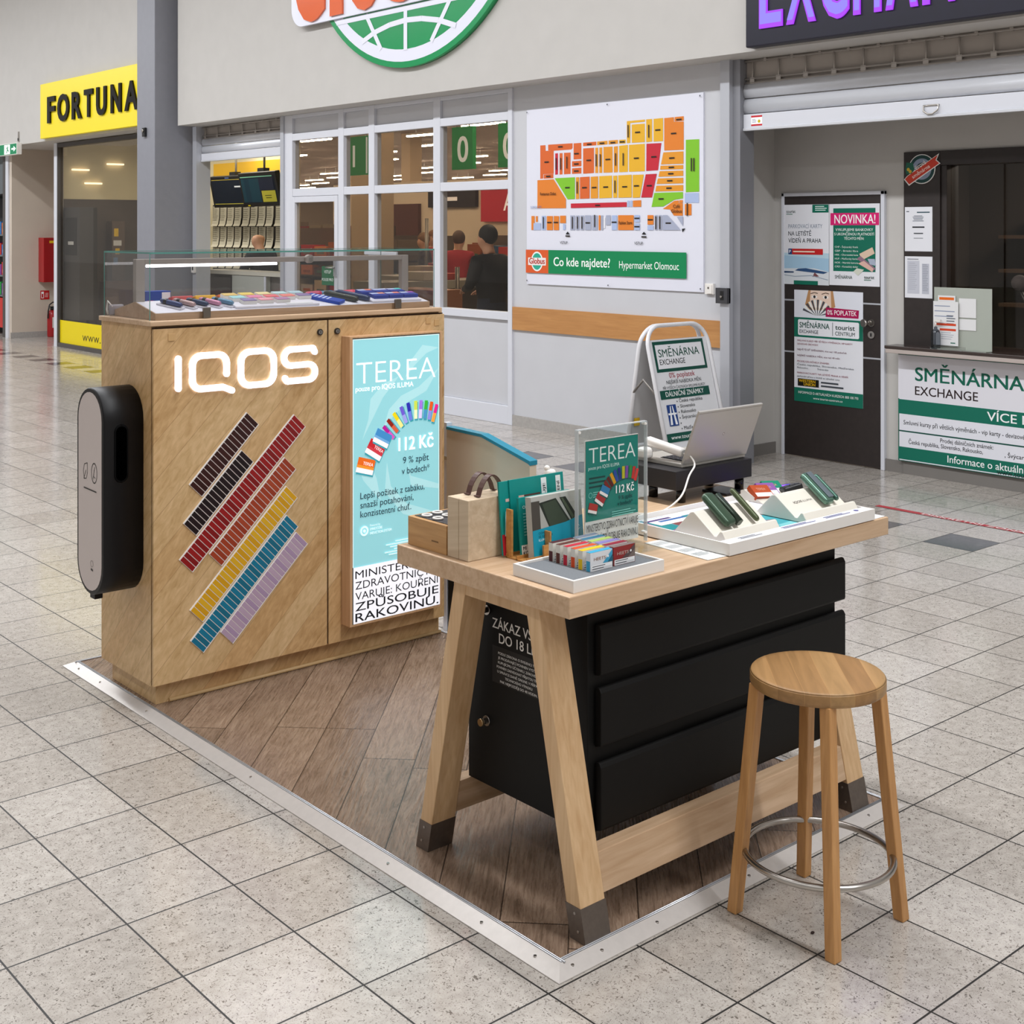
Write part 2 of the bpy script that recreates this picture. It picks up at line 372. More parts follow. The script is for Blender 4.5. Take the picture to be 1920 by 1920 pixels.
for k, (a, b) in enumerate(panes):
    for z0, z1 in ((2.171, 2.699), (.997, 2.089))[:1 if k == 0 else 2]:
        g = MB((7.64, 10.6, 0)); g.box(7.640, 7.648, b, a, z0, z1, GLASSI); g.build('pane', wf)
mb = MB((7.63, 11.85, 0))
for q in ((12.302, 12.249, .01, 2.085), (11.475, 11.411, .01, 2.085)): mb.box(7.595, 7.66, q[1], q[0], q[2], q[3], FRAMEW)
mb.box(7.595, 7.66, 11.475, 12.249, 2.021, 2.085, FRAMEW); mb.box(7.595, 7.66, 11.475, 12.249, .01, .14, FRAMEW)
d1 = struct(mb.build('door_1', bevel=.004))
g = MB((7.63, 11.85, 0)); g.box(7.625, 7.633, 11.475, 12.249, .14, 2.021, GLASSI); g.build('pane', d1)
g = MB((7.63, 11.85, 0)); g.box(7.575, 7.595, 11.42, 11.46, 1.24, 1.42, ALU); g.tube([(7.575, 11.44, 1.33), (7.54, 11.44, 1.33), (7.54, 11.55, 1.33)], .01, STEEL); g.build('door_handle', d1)
mb = MB((7.615, 11.6, 1.2)); p = px(mb, 7.62, 11.74, 1.14, lift=.004); p.rect(0, 0, .23, .20, '#1f6a45'); p.text('VSTUP', .11, .125, .032, '#ffffff', al='c', bold=.01); p.text('POUZE PRO', .11, .045, .028, '#ffffff', al='c', bold=.01)
tag(mb.build('door_sticker'), 'green entry sticker low on the glass of the white framed door', 'sticker')
mb = MB((7.6, 10.6, 1.47)); mb.box(7.575, 7.60, 10.35, 10.90, 1.475, 1.51, FRAMEW)
tag(mb.build('door_closer', bevel=.006), 'slim white rail box on the mullions just above the glass showcase', 'rail')

# shutter rails and roller shutters
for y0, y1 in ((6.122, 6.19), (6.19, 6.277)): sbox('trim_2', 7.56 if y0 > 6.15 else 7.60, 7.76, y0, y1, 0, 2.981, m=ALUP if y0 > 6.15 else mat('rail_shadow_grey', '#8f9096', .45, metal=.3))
sbox('trim_3', 7.57, 7.76, 14.455, 14.55, 0, 2.981, m=ALUP)
sbox('trim_3', 7.58, 7.76, 12.46, 12.525, 0, 2.981, m=ALUP)
SLAT = mat('shutter_slat', '#d6d8de', .32, metal=.25)
GRL = mat('shutter_grille', '#a39c96', .4, metal=.3)
def shutter(name, y0, y1, label, handle=False, s=1.0, z0=2.463, cell=.235):
    t = thing(name, (7.66, (y0+y1)/2, z0), label, 'roller shutter'); og = t.location
    g = MB(og); zt = 2.975; zb = z0 + .343*s
    for z in (zb, zb + .03): g.cyl((7.655, y0, z), (7.655, y1, z), .008, GRL, n=8)
    g.cyl((7.655, y0, zt - .01), (7.655, y1, zt - .01), .008, GRL, n=8)
    n = int((y1-y0)/cell)
    for k in range(n+1):
        y = y1 - .07 - k*cell
        if y > y0: g.cyl((7.655, y, zb), (7.655, y, zt), .007, GRL, n=8); g.box(7.648, 7.662, y-.02, y+.02, zb-.008, zb+.038, GRL); g.box(7.648, 7.662, y+cell/2-.012, y+cell/2+.012, zt-.02, zt+.004, GRL)
    g.build('grille', t)
    g = MB(og); g.box(7.675, 7.68, y0, y1, zb-.02, 2.98, mat('grille_backing', '#a39b94', .7)); g.build('backing', t)
    for k in range(2):
        b = MB(og); za = z0 + (.117 + .113*k)*s; h = .108*s
        prof = [(7.665, za), (7.648, za+.004), (7.638, za+h*.25), (7.634, za+h*.55), (7.642, za+h*.85), (7.652, za+h), (7.665, za+h)]
        b.rings([[(x, y, z) for x, z in prof] for y in (y1, y0)], SLAT); b.build('slat', t)
    b = MB(og); b.box(7.635, 7.668, y0, y1, z0 + .012, z0+.112*s, mat('shutter_bar', '#dadce4', .35, metal=.15)); b.box(7.628, 7.67, y0, y1, z0-.008, z0+.012, SLAT); bb = b.build('bottom_bar', t, bevel=.003)
    if handle:
        h = MB(og); h.tube([(7.63, 4.645, 2.535), (7.622, 4.64, 2.50), (7.62, 4.61, 2.478), (7.62, 4.575, 2.478), (7.622, 4.54, 2.50), (7.63, 4.535, 2.535), (7.632, 4.59, 2.535)], .006, STEEL, closed=True, n=8); h.build('pull_handle', bb)
    return t
shutter('roller_shutter', -3.5, 6.12, 'wide raised aluminium roller shutter with grille above the exchange desk', True)
mb = MB((7.63, 6, 2.5)); p = px(mb, 7.635, 6.048, 2.487); p.rect(0, 0, .10, .075, '#ffffff'); p.rect(0, .062, .10, .075, '#c9202c'); p.rect(0, 0, .10, .012, '#c9202c'); p.bars(.01, .045, .04, .004, 3, .010, '#8a93a8'); p.disc(.072, .032, .012, '#c8b400')
tag(mb.build('safety_sticker'), 'little red and white sticker at the end of the shutter bar', 'sticker')
shutter('roller_shutter', 12.53, 14.45, 'narrow raised roller shutter over the yellow booth', s=.8, z0=2.56, cell=.30)

# ---- exchange wall: door, posters, desk
door = MB((8.24, 5.77, 0)); door.box(8.232, 8.25, 5.349, 6.199, .008, 1.984, DARKW)
for z in (.797, 1.192): door.box(8.2305, 8.232, 5.349, 6.199, z-.006, z+.006, ALUP)
dr = struct(door.build('door_2'))
f = MB((8.24, 5.77, 0))
for q in ((8.222, 8.262, 6.199, 6.224, 0, 2.01), (8.222, 8.262, 5.318, 5.349, 0, 2.01), (8.222, 8.262, 5.318, 6.224, 1.984, 2.01)): f.box(*q, FRAMEW)
f.build('door_frame', dr, bevel=.003)
f = MB((8.24, 5.77, 0)); f.cyl((8.232, 5.451, 1.054), (8.19, 5.451, 1.054), .014, STEEL); f.lathe((0, 0, 0), [(0.001, 0), (.001, .001)], STEEL, n=6); f.cyl((8.19, 5.451, 1.054), (8.165, 5.458, 1.054), .028, STEEL); f.cyl((8.232, 5.43, 1.054), (8.226, 5.43, 1.054), .027, STEEL); f.build('door_knob', dr)
f = MB((8.24, 5.77, 0)); f.cyl((8.232, 5.428, .968), (8.222, 5.428, .968), .027, STEEL); f.box(8.2205, 8.223, 5.422, 5.434, .955, .98, BLK); f.build('lock_plate', dr)
GRN = '#0f6a55'; INK = '#14202a'
def poster(name, y0, z0, w, h, label, cat='poster', X=8.2296, col='#e3e4ea'):
    mb = MB((X, y0 - w/2, z0)); mb.box(X - .0012, X, y0 - w, y0, z0, z0 + h, ink(col)); return mb, px(mb, X - .0012, y0, z0)
mb, p = poster('poster', 6.200, 1.313, .408, .607, '')
p.poly([(0, 0), (.408, 0), (.408, .24), (0, .24)], '#b9d4e2'); p.poly([(0, .10), (.408, .08), (.408, .20), (0, .22)], '#a2c4dc')
p.poly([(0, .0), (.408, 0), (.408, .10), (.28, .125), (0, .12)], '#d6dbe0'); p.poly([(.10, .105), (.36, .085), (.40, .098), (.2, .125), (.13, .12)], '#2f4f78'); p.poly([(.0, .085), (.09, .088), (.09, .098), (0, .10)], '#30476a'); p.poly([(.26, .06), (.32, .065), (.28, .095)], '#7a4a4c'); p.line([(0, .07), (.10, .06), (.25, .07), (.40, .04)], .006, '#8f9eae')
p.rect(.09, .0, .31, .03, GRN); p.text('tourist', .02, .545, .022, '#1d3a33', bold=.02, w=.085); p.bars(.02, .532, .08, .006, 1, .01, '#6d8f84'); p.rect(.26, .545, .405, .605, GRN); p.bars(.285, .588, .11, .006, 3, .014, '#dfeee8')
p.text('PARKOVACÍ KARTY', .04, .428, .030, '#8d98a8', w=.31); p.text('NA LETIŠTĚ', .04, .372, .032, INK, w=.21, bold=.012); p.text('VÍDEŇ A PRAHA', .04, .318, .032, INK, w=.30, bold=.012)
p.rect(.04, .228, .355, .272, '#c22424'); p.rect(.04, .228, .074, .272, '#1c3f77'); p.text('P', .048, .238, .024, '#ffffff', bold=.02); p.bars(.085, .245, .27, .010, 1, .01, '#f2dcc8')
tag(mb.build('poster'), 'airport parking poster in pale blue, upper left on the dark door', 'poster')
mb, p = poster('poster', 5.789, 1.318, .430, .602, '')
p.rect(.035, .105, .395, .57, GRN); p.rect(.01, .445, .425, .535, '#d4216f'); p.text('NOVINKA!', .045, .458, .064, '#f7f7f7', w=.35, bold=.02)
p.text('VYKUPUJEME BANKOVKY', .215, .402, .019, '#eef4f1', al='c', bold=.015, w=.32); p.text('S UKONČENOU PLATNOSTÍ', .215, .37, .019, '#eef4f1', al='c', bold=.015, w=.34); p.text('TĚCHTO MĚN:', .215, .338, .019, '#eef4f1', al='c', bold=.015, w=.17)
for k, tx in enumerate(('CHF - Švýcarský frank', 'GBP - Britská libra', 'HRK - Chorvatská kuna', 'HUF - Maďarský forint', 'NOK - Norská koruna', 'CAD - Kanadský dolar')): p.text(tx, .05, .278 - k*.029, .013, '#e4efe9', w=.2, bold=.01)
for q, c in ((((.26, .235), (.37, .285), (.39, .24), (.285, .19)), '#d9bfa8'), (((.24, .20), (.27, .22), (.40, .13), (.37, .11)), '#8f6f80'), (((.33, .20), (.39, .20), (.40, .15), (.35, .16)), '#a6b0c2'), (((.25, .165), (.37, .105), (.38, .13), (.30, .185)), '#d8b0a4'), (((.21, .105), (.24, .13), (.30, .12), (.25, .075)), '#cfd2c4')): p.poly(list(q), c)
p.text('SMĚNÁRNA', .05, .05, .024, '#1d3a33', w=.15); p.text('tourist', .30, .055, .022, '#1d3a33', bold=.02, w=.085); p.bars(.30, .043, .08, .006, 1, .01, '#6d8f84')
tag(mb.build('poster'), 'green and white poster with a pink banner, upper right on the dark door', 'poster')
mb, p = poster('poster', 6.106, .424, .608, .848, '')
p.rect(0, .0, .608, .105, GRN); p.rect(0, .49, .608, .64, GRN); p.poly(rrect(.035, .505, .575, .625, .012), '#e8e9ee')
p.rect(0, .64, .608, .848, '#dfe1ea')
# face behind a fan of banknotes
p.poly([(.10, .74), (.13, .848), (.35, .848), (.37, .73), (.30, .70), (.14, .70)], '#b98a5e'); p.poly([(.14, .72), (.15, .848), (.33, .848), (.335, .72)], '#e7cdbb')
for a in (.185, .285): p.disc(a, .80, .026, '#f1ece8', ry=.011); p.disc(a, .80, .011, '#2c2a2c'); p.line([(a-.035, .822), (a, .832), (a+.03, .826)], .006, '#5a4433')
for k in range(13):
    a = R(160 - k*11.5); b = R(152 - k*11.5); p.poly([(.21 + .02*math.cos(a), .66), (.21 + .14*math.cos(a), .65 + .13*math.sin(a)), (.21 + .14*math.cos(b), .65 + .13*math.sin(b)), (.21 + .02*math.cos(b), .66)], '#e9ebe8' if k % 2 else '#4b4c52')
p.poly([(.285, .655), (.57, .655), (.575, .715), (.29, .725)], '#a8104f'); p.text('0% POPLATEK', .30, .672, .035, '#ffffff', w=.255, bold=.012)
p.text('SMĚNÁRNA', .05, .563, .040, '#0f4d40', w=.27, bold=.02); p.text('EXCHANGE', .05, .522, .026, INK, w=.17, bold=.012); p.rect(.345, .515, .349, .615, '#49545a'); p.text('tourist', .37, .565, .034, '#1d3a33', w=.17, bold=.025); p.text('CENTRUM', .37, .522, .028, '#4d5a5a', w=.17)
for b_, tx, c, w_ in ((.458, 'SMLUVNÍ KURZY PŘI VĚTŠÍCH VÝMĚNÁCH, VIP KARTY', '#8a2440', .49), (.432, 'DEVIZOVÉ OBCHODY', '#8a2440', .19), (.39, 'NEJVĚTŠÍ SÍŤ SMĚNÁREN, více než 100 poboček', '#6b3048', .44), (.345, 'NEJŠIRŠÍ NABÍDKA MĚN, více než 40 měn', '#6b3048', .38), (.30, 'PRODEJ DÁLNIČNÍCH ZNÁMEK:', '#8a2440', .29), (.276, 'Česká republika, Slovensko, Maďarsko', '#4a4f58', .50), (.252, 'Rakousko,            Švýcarsko', '#4a4f58', .28), (.213, 'PARKOVACÍ KARTY NA LETIŠTĚ PRAHA A VÍDEŇ', '#8a2440', .45), (.187, 'parkování přímo u letiště za výhodné ceny', '#4a4f58', .38)): p.text(tx, .03, b_, .012, c, w=w_, bold=.008)
p.rect(.035, .12, .225, .175, '#17150f'); p.text('WESTERN', .045, .149, .02, '#e8b914', w=.15, bold=.03); p.text('UNION', .09, .125, .02, '#e8b914', w=.105, bold=.03); p.bars(.245, .155, .21, .011, 2, .026, '#3c424a')
p.text('INFORMACE O AKTUÁLNÍCH KURZECH: 800 100 793', .305, .062, .018, '#f0f6f3', w=.53, al='c', bold=.012); p.text('www.tourist-centrum.cz', .305, .028, .016, '#f0f6f3', w=.26, al='c', bold=.01)
tag(mb.build('poster'), 'large exchange poster with a face behind banknotes, lowest on the dark door', 'poster')

# dark desk front with window
blk = thing('window_2', (8.25, 4.0, .9), '', ''); del blk['label'], blk['category']; struct(blk)
mb = MB(blk.location); 
for q in ((8.232, 8.40, 4.884, 5.167, .88, 2.278), (8.232, 8.40, -3.9, 4.884, 2.177, 2.278), (8.245, 8.40, 4.84, 4.884, .88, 2.177)): mb.box(*q, DARKW)
mb.build('window_frame', blk, bevel=.003)
mb = MB(blk.location); mb.box(8.30, 8.308, 4.455, 4.84, .93, 2.177, GLASSI); mb.build('pane', blk)
mb = MB(blk.location); mb.box(8.32, 8.328, 2.0, 4.452, .93, 2.177, GLASSI); mb.build('pane', blk)
mb = MB((8.3, 4, .85)); mb.box(8.085, 8.245, -3.9, 5.23, .893, .915, mat('desk_laminate', '#3a2f2c', .2)); mb.box(8.245, 8.60, -3.9, 4.84, .893, .915, _m['desk_laminate']); mb.box(8.09, 8.249, -3.9, 5.225, .862, .893, mat('desk_edge', '#b6aaa4', .35))
tag(mb.build('service_desk', bevel=.004), 'dark service ledge with a pale edge above the exchange lettering board', 'desk')
mb = MB((8.23, 4, 0)); mb.box(8.205, 8.227, 1.5, 5.193, .095, .852, ink('#0d5a4a')); p = px(mb, 8.205, 5.185, 0)
p.rect(0, .10, 3.6, .845, '#dfe0e8'); p.rect(-.008, .535, 3.6, .845, '#dcdbe2')
p.rect(-.008, .428, 3.6, .530, '#0f6a57'); p.rect(-.008, .302, 3.6, .312, '#0d4b40'); p.rect(-.008, .107, 3.6, .195, '#0f6a57')
p.text('SMĚNÁRNA', .125, .672, .092, '#0d5f4b', w=.80, bold=.03); p.text('EXCHANGE', .125, .572, .060, '#2a1c1e', w=.475, bold=.02)
p.text('VÍCE NEŽ 100 POBOČEK', .665, .452, .058, '#f4f6f6', w=1.12, bold=.02)
p.text('Smluvní kurzy při větších výměnách - vip karty - devizové obchody', .035, .355, .030, '#17181c', w=1.04, bold=.008)
p.text('Prodej dálničních známek:', .32, .262, .028, '#17181c', w=.39, bold=.008); p.text('Česká republika, Slovensko, Rakousko,', .075, .222, .028, '#17181c', w=.56, bold=.008); p.text(', Švýcarsko, Maďarsko', .79, .222, .028, '#17181c', w=.40, bold=.008)
p.text('Informace o aktuálních kurzech', .375, .131, .048, '#f4f6f6', w=.86, bold=.016); p.text('www.tourist-centrum.cz', .735, .048 + .055, .030, '#17181c', w=.5, bold=.01)
tag(mb.build('lettering_board'), 'long white and green exchange lettering board under the service ledge', 'sign')
for z0, h, lab, seed in ((1.578, .312, 'upper white notice sheet taped to the dark desk frame', 1), (1.250, .292, 'lower white notice sheet with a grey table, on the dark desk frame', 2)):
    mb, p = poster('x', 5.156, z0, .215, h, '', X=8.231)
    if seed == 1: p.bars(.012, h-.035, .03, .006, 1, .1, '#555c66'); p.rect(.095, h-.042, .195, h-.034, '#3c5560'); p.bars(.105, h-.065, .09, .005, 5, .009, '#8a8f99', 'c'); p.bars(.107, .165, .13, .010, 1, .1, '#2a2d33', 'c'); p.bars(.107, .122, .10, .008, 1, .1, '#4a4e55', 'c'); p.bars(.107, .09, .10, .004, 1, .1, '#6a6e77', 'c')
    else: p.rect(.02, .03, .115, h-.03, '#c3c5cf'); p.bars(.03, h-.05, .07, .003, 14, .014, '#9da0ab'); p.rect(.135, .03, .19, h-.05, '#b9bbc6'); p.bars(.14, h-.06, .045, .004, 16, .012, '#8d919c'); p.bars(.02, h-.022, .12, .005, 1, .1, '#686d78')
    tag(mb.build('notice_sheet'), lab, 'notice')
# round badge with ribbon
mb = MB((8.225, 5.02, 2.03)); mb.cyl((8.231, 5.02, 2.155), (8.225, 5.02, 2.155), .104, ink('#ece9e6'), n=32); p = px(mb, 8.225, 5.02, 2.155)
p.disc(0, 0, .098, '#19403f', 32); p.ring(0, 0, .045, .030, '#8b96ad'); p.disc(0, 0, .045, '#203a44')
p.poly([(-.14, -.07), (-.10, -.115), (.145, .035), (.115, .06), (.135, .105), (-.115, -.045)], '#f2efec'); p.poly([(-.132, -.068), (-.098, -.105), (.135, .036), (.106, .058), (.124, .095), (-.11, -.046)], '#cf3f2b')
p.text('Férová', -.055, -.015, .033, '#fbeee6', w=.105, rot=R(30), bold=.015); p.text('směnárna', -.068, -.067, .026, '#fbeee6', w=.155, rot=R(30), bold=.015)
p.poly([(-.13, .0), (-.12, .05), (-.07, .045), (-.055, .0), (-.08, -.03), (-.12, -.035)], '#20604c'); p.disc(-.105, .0, .012, '#d8b43a'); p.disc(-.09, -.015, .012, '#d8b43a')
tag(mb.build('round_badge'), 'round badge with a red ribbon on the top corner of the dark frame', 'badge')
# leaflet stand and sanitiser on the desk
t = thing('leaflet_stand', (8.2, 4.68, .915), 'clear leaflet stand holding price sheets on the exchange desk', 'leaflet stand')
PLX = mat('frosted_acrylic', '#c2c8be', .5); PLX.node_tree.nodes['Principled BSDF'].inputs['Alpha'].default_value = .62
mb = MB(t.location); mb.box(8.165, 8.170, 4.464, 4.888, .918, 1.335, PLX); mb.box(8.10, 8.17, 4.47, 4.88, .915, .919, PLX); mb.build('back_panel', t)
mb = MB(t.location); mb.box(8.1, 8.108, 4.62, 4.885, .918, .94, GLASS); mb.build('pocket', t)
def sheet(y0, z0, w, h, X, label, fn):
    mb = MB((X, y0 - w/2, z0)); mb.box(X-.002, X, y0-w, y0, z0, z0+h, PAPER); fn(px(mb, X-.002, y0, z0)); return tag(mb.build('price_sheet'), label, 'leaflet')
def f1(p): p.bars(.01, .265, .16, .006, 3, .035, '#8b95ad'); p.bars(.1, .20, .07, .006, 4, .018, '#4e5662'); p.rect(.01, .135, .17, .150, '#cf4a2c'); p.rect(.05, .10, .17, .115, '#cf4a2c'); p.bars(.06, .085, .10, .004, 4, .014, '#a7acb8'); p.rect(.13, .015, .165, .022, '#2a6a58')
sheet(4.885, .94, .187, .30, 8.15, 'front printed price sheet with orange bars in the clear stand', f1)
sheet(4.855, 1.15, .13, .13, 8.16, 'short orange headed card behind the price sheet in the clear stand', lambda p: (p.rect(.01, .10, .12, .118, '#e0691f'), p.bars(.01, .08, .05, .01, 1, .01, '#c88a6a')))
sheet(4.70, 1.135, .125, .13, 8.163, 'upper blank card behind the frosted stand panel', lambda p: None)
sheet(4.70, 1.05, .125, .075, 8.163, 'lower blank card behind the frosted stand panel', lambda p: None)
t = thing('sanitiser_bottle', (8.12, 4.85, .915), 'clear pump bottle in front of the leaflet stand', 'bottle')
mb = MB(t.location); mb.lathe(t.location, [(.03, 0), (.032, .01), (.032, .10), (.025, .125), (.012, .135), (.012, .15)], glass_material('bottle_plastic', '#c8ccd2', .75)); mb.build('bottle_body', t)
mb = MB(t.location); mb.cyl((8.12, 4.85, 1.065), (8.12, 4.85, 1.10), .006, WHT); mb.box(8.11, 8.13, 4.81, 4.86, 1.10, 1.115, WHT); mb.build('pump', t)
# exchange booth interior
mb = MB((10, 3.5, 0)); DK = mat('booth_dark', '#3a322d', .8)
for q in ((11.2, 11.3, 0, 6.4, 0, 2.9), (8.45, 11.3, 6.35, 6.5, 0, 2.9), (8.45, 11.3, -1, 0, 0, 2.9), (8.42, 11.3, 0, 6.4, 2.75, 2.9)): mb.box(*q, DK)
struct(mb.build('wall_booth'))
t = thing('microphone', (8.45, 4.30, .915), 'dark round microphone head on a stand behind the desk glass', 'microphone')
mb = MB(t.location); mb.ball((8.45, 4.42, 1.37), .055, mat('mic_foam', '#4a4448', .8)); mb.build('head', t)
mb = MB(t.location); mb.tube([(8.45, 4.42, 1.33), (8.46, 4.36, 1.2), (8.46, 4.33, 1.0), (8.46, 4.33, .92)], .012, BLK); mb.cyl((8.46, 4.33, .915), (8.46, 4.33, .93), .06, BLK); mb.build('stem', t)
mb = MB((9.0, 4.2, .5)); mb.box(8.95, 9.03, 3.95, 4.40, .95, 1.45, mat('reflection_chair', '#2d3a30', .8)); mb.box(8.7, 9.05, 3.95, 4.42, .78, .86, _m['reflection_chair']); mb.cyl((8.85, 4.2, 0), (8.85, 4.2, .8), .03, STEEL)  # chair added in place of a dark reflection in the desk glass
tag(mb.build('reflection_chair', bevel=.03), 'dark green chair shape standing in for a reflection in the exchange glass', 'chair')
mb = MB((11.1, 3.2, 1)); 
for k in range(3): mb.box(10.9, 11.19, 3.0, 5.9, 1.05+k*.3, 1.08+k*.3, mat('shelf_brown', '#5b4636', .6))
tag(mb.build('wall_shelf'), 'dim brown shelving at the back of the exchange booth', 'shelf')
fl = [('#a7483c', 'red'), ('#b79c78', 'tan'), ('#5a6f8a', 'blue'), ('#8a8578', 'grey'), ('#d0c4b2', 'cream')]
for k in range(15):
    c, n_ = fl[(k*3) % 5]; y = 3.15 + (k % 5)*.52 + .05*(k//5); z = 1.081 + (k//5)*.3; mb = MB((11.05, y, z)); mb.box(10.93, 11.15, y, y+.34, z, z+.12+.04*(k % 3), ink(c))
    tag(mb.build('folder_stack'), 'stack of papers and folders on the dim shelving behind the exchange glass', 'folders', 'folders on the booth shelving')

# EXCHANGE light sign
t = thing('light_sign', (7.25, 4.6, 2.99), 'dark blue light sign with violet letters above the raised shutter', 'sign')
mb = MB(t.location); mb.box(7.235, 7.33, 3.30, 5.782, 2.995, 3.95, mat('sign_navy', '#100f24', .4, noise=.2, nscale=20)); mb.build('sign_box', t, bevel=.01)
VIO = mat('violet_letter', '#1a1440', .4, emit='#8878f6', es=1.25); MAG = mat('magenta_edge', '#20083a', .4, emit='#a83cf4', es=1.1)
yy = 5.655
for ch, w in zip('EXCHANGE', (.195, .235, .225, .205, .225, .215, .22, .195)):
    mb = MB(t.location); p = px(mb, 7.235, yy, 3.135, lift=.001); p.text(ch, 0, 0, .52, MAG, w=w, bold=.030, depth=.012); p = px(mb, 7.235, yy, 3.135, lift=.014); p.text(ch, .008, .008, .504, VIO, w=w-.016, bold=.018); mb.build('letter', t); yy -= w + .033
# globe logo on the fascia
t = thing('globe_sign', (7.3, 9.74, 3.2), 'green globe sign with white band and orange letters on the fascia', 'sign')
C0 = (9.74, 5.05)
def lp(mb, X, **k): return px(mb, X, C0[0], C0[1], **k)
mb = MB(t.location); mb.cyl((7.329, *C0), (7.275, *C0), 1.81, mat('globe_green', '#0c8f52', .2), n=96); p = lp(mb, 7.275)
p.disc(0, 0, 1.755, '#dfe0ee', 96); p.disc(0, 0, 1.64, _m['globe_green'], 96); mb.build('globe', t)
mb = MB(t.location); p = lp(mb, 7.273, lift=.002); H_ = '#e2e3f0'
p.line([(-.69, -1.24), (-.44, -1.60)], .05, H_); p.line([(-.05, -1.24), (-.05, -1.65)], .055, H_); p.line([(.62, -1.26), (.34, -1.61)], .05, H_)
p.line([(-.76, -1.50), (-.55, -1.43), (-.3, -1.385), (-.05, -1.37), (.2, -1.385), (.45, -1.43), (.70, -1.51)], .05, H_); p.line([(-1.2, -1.26), (1.2, -1.26)], .05, H_); mb.build('globe_grid', t)
mb = MB(t.location); o_ = rrect(-2.0, -1.225, 2.02, .9, .20, 8); mb.prism([(7.272, C0[0]-a, C0[1]+b) for a, b in o_], (-.03, 0, 0), mat('band_white', '#dcdeec', .35)); mb.build('band', t)
ORG = mat('letter_orange', '#dd5a14', .15, coat=.6)
for ch, a, w in zip('Globus', (-1.93, -1.25, -.93, -.30, .42, 1.14), (.58, .22, .56, .60, .60, .55)):
    mb = MB(t.location); p = lp(mb, 7.242, lift=.001); p.text(ch, a, -1.10, .90, ORG, w=w, bold=.07, depth=.02); mb.build('letter', t)
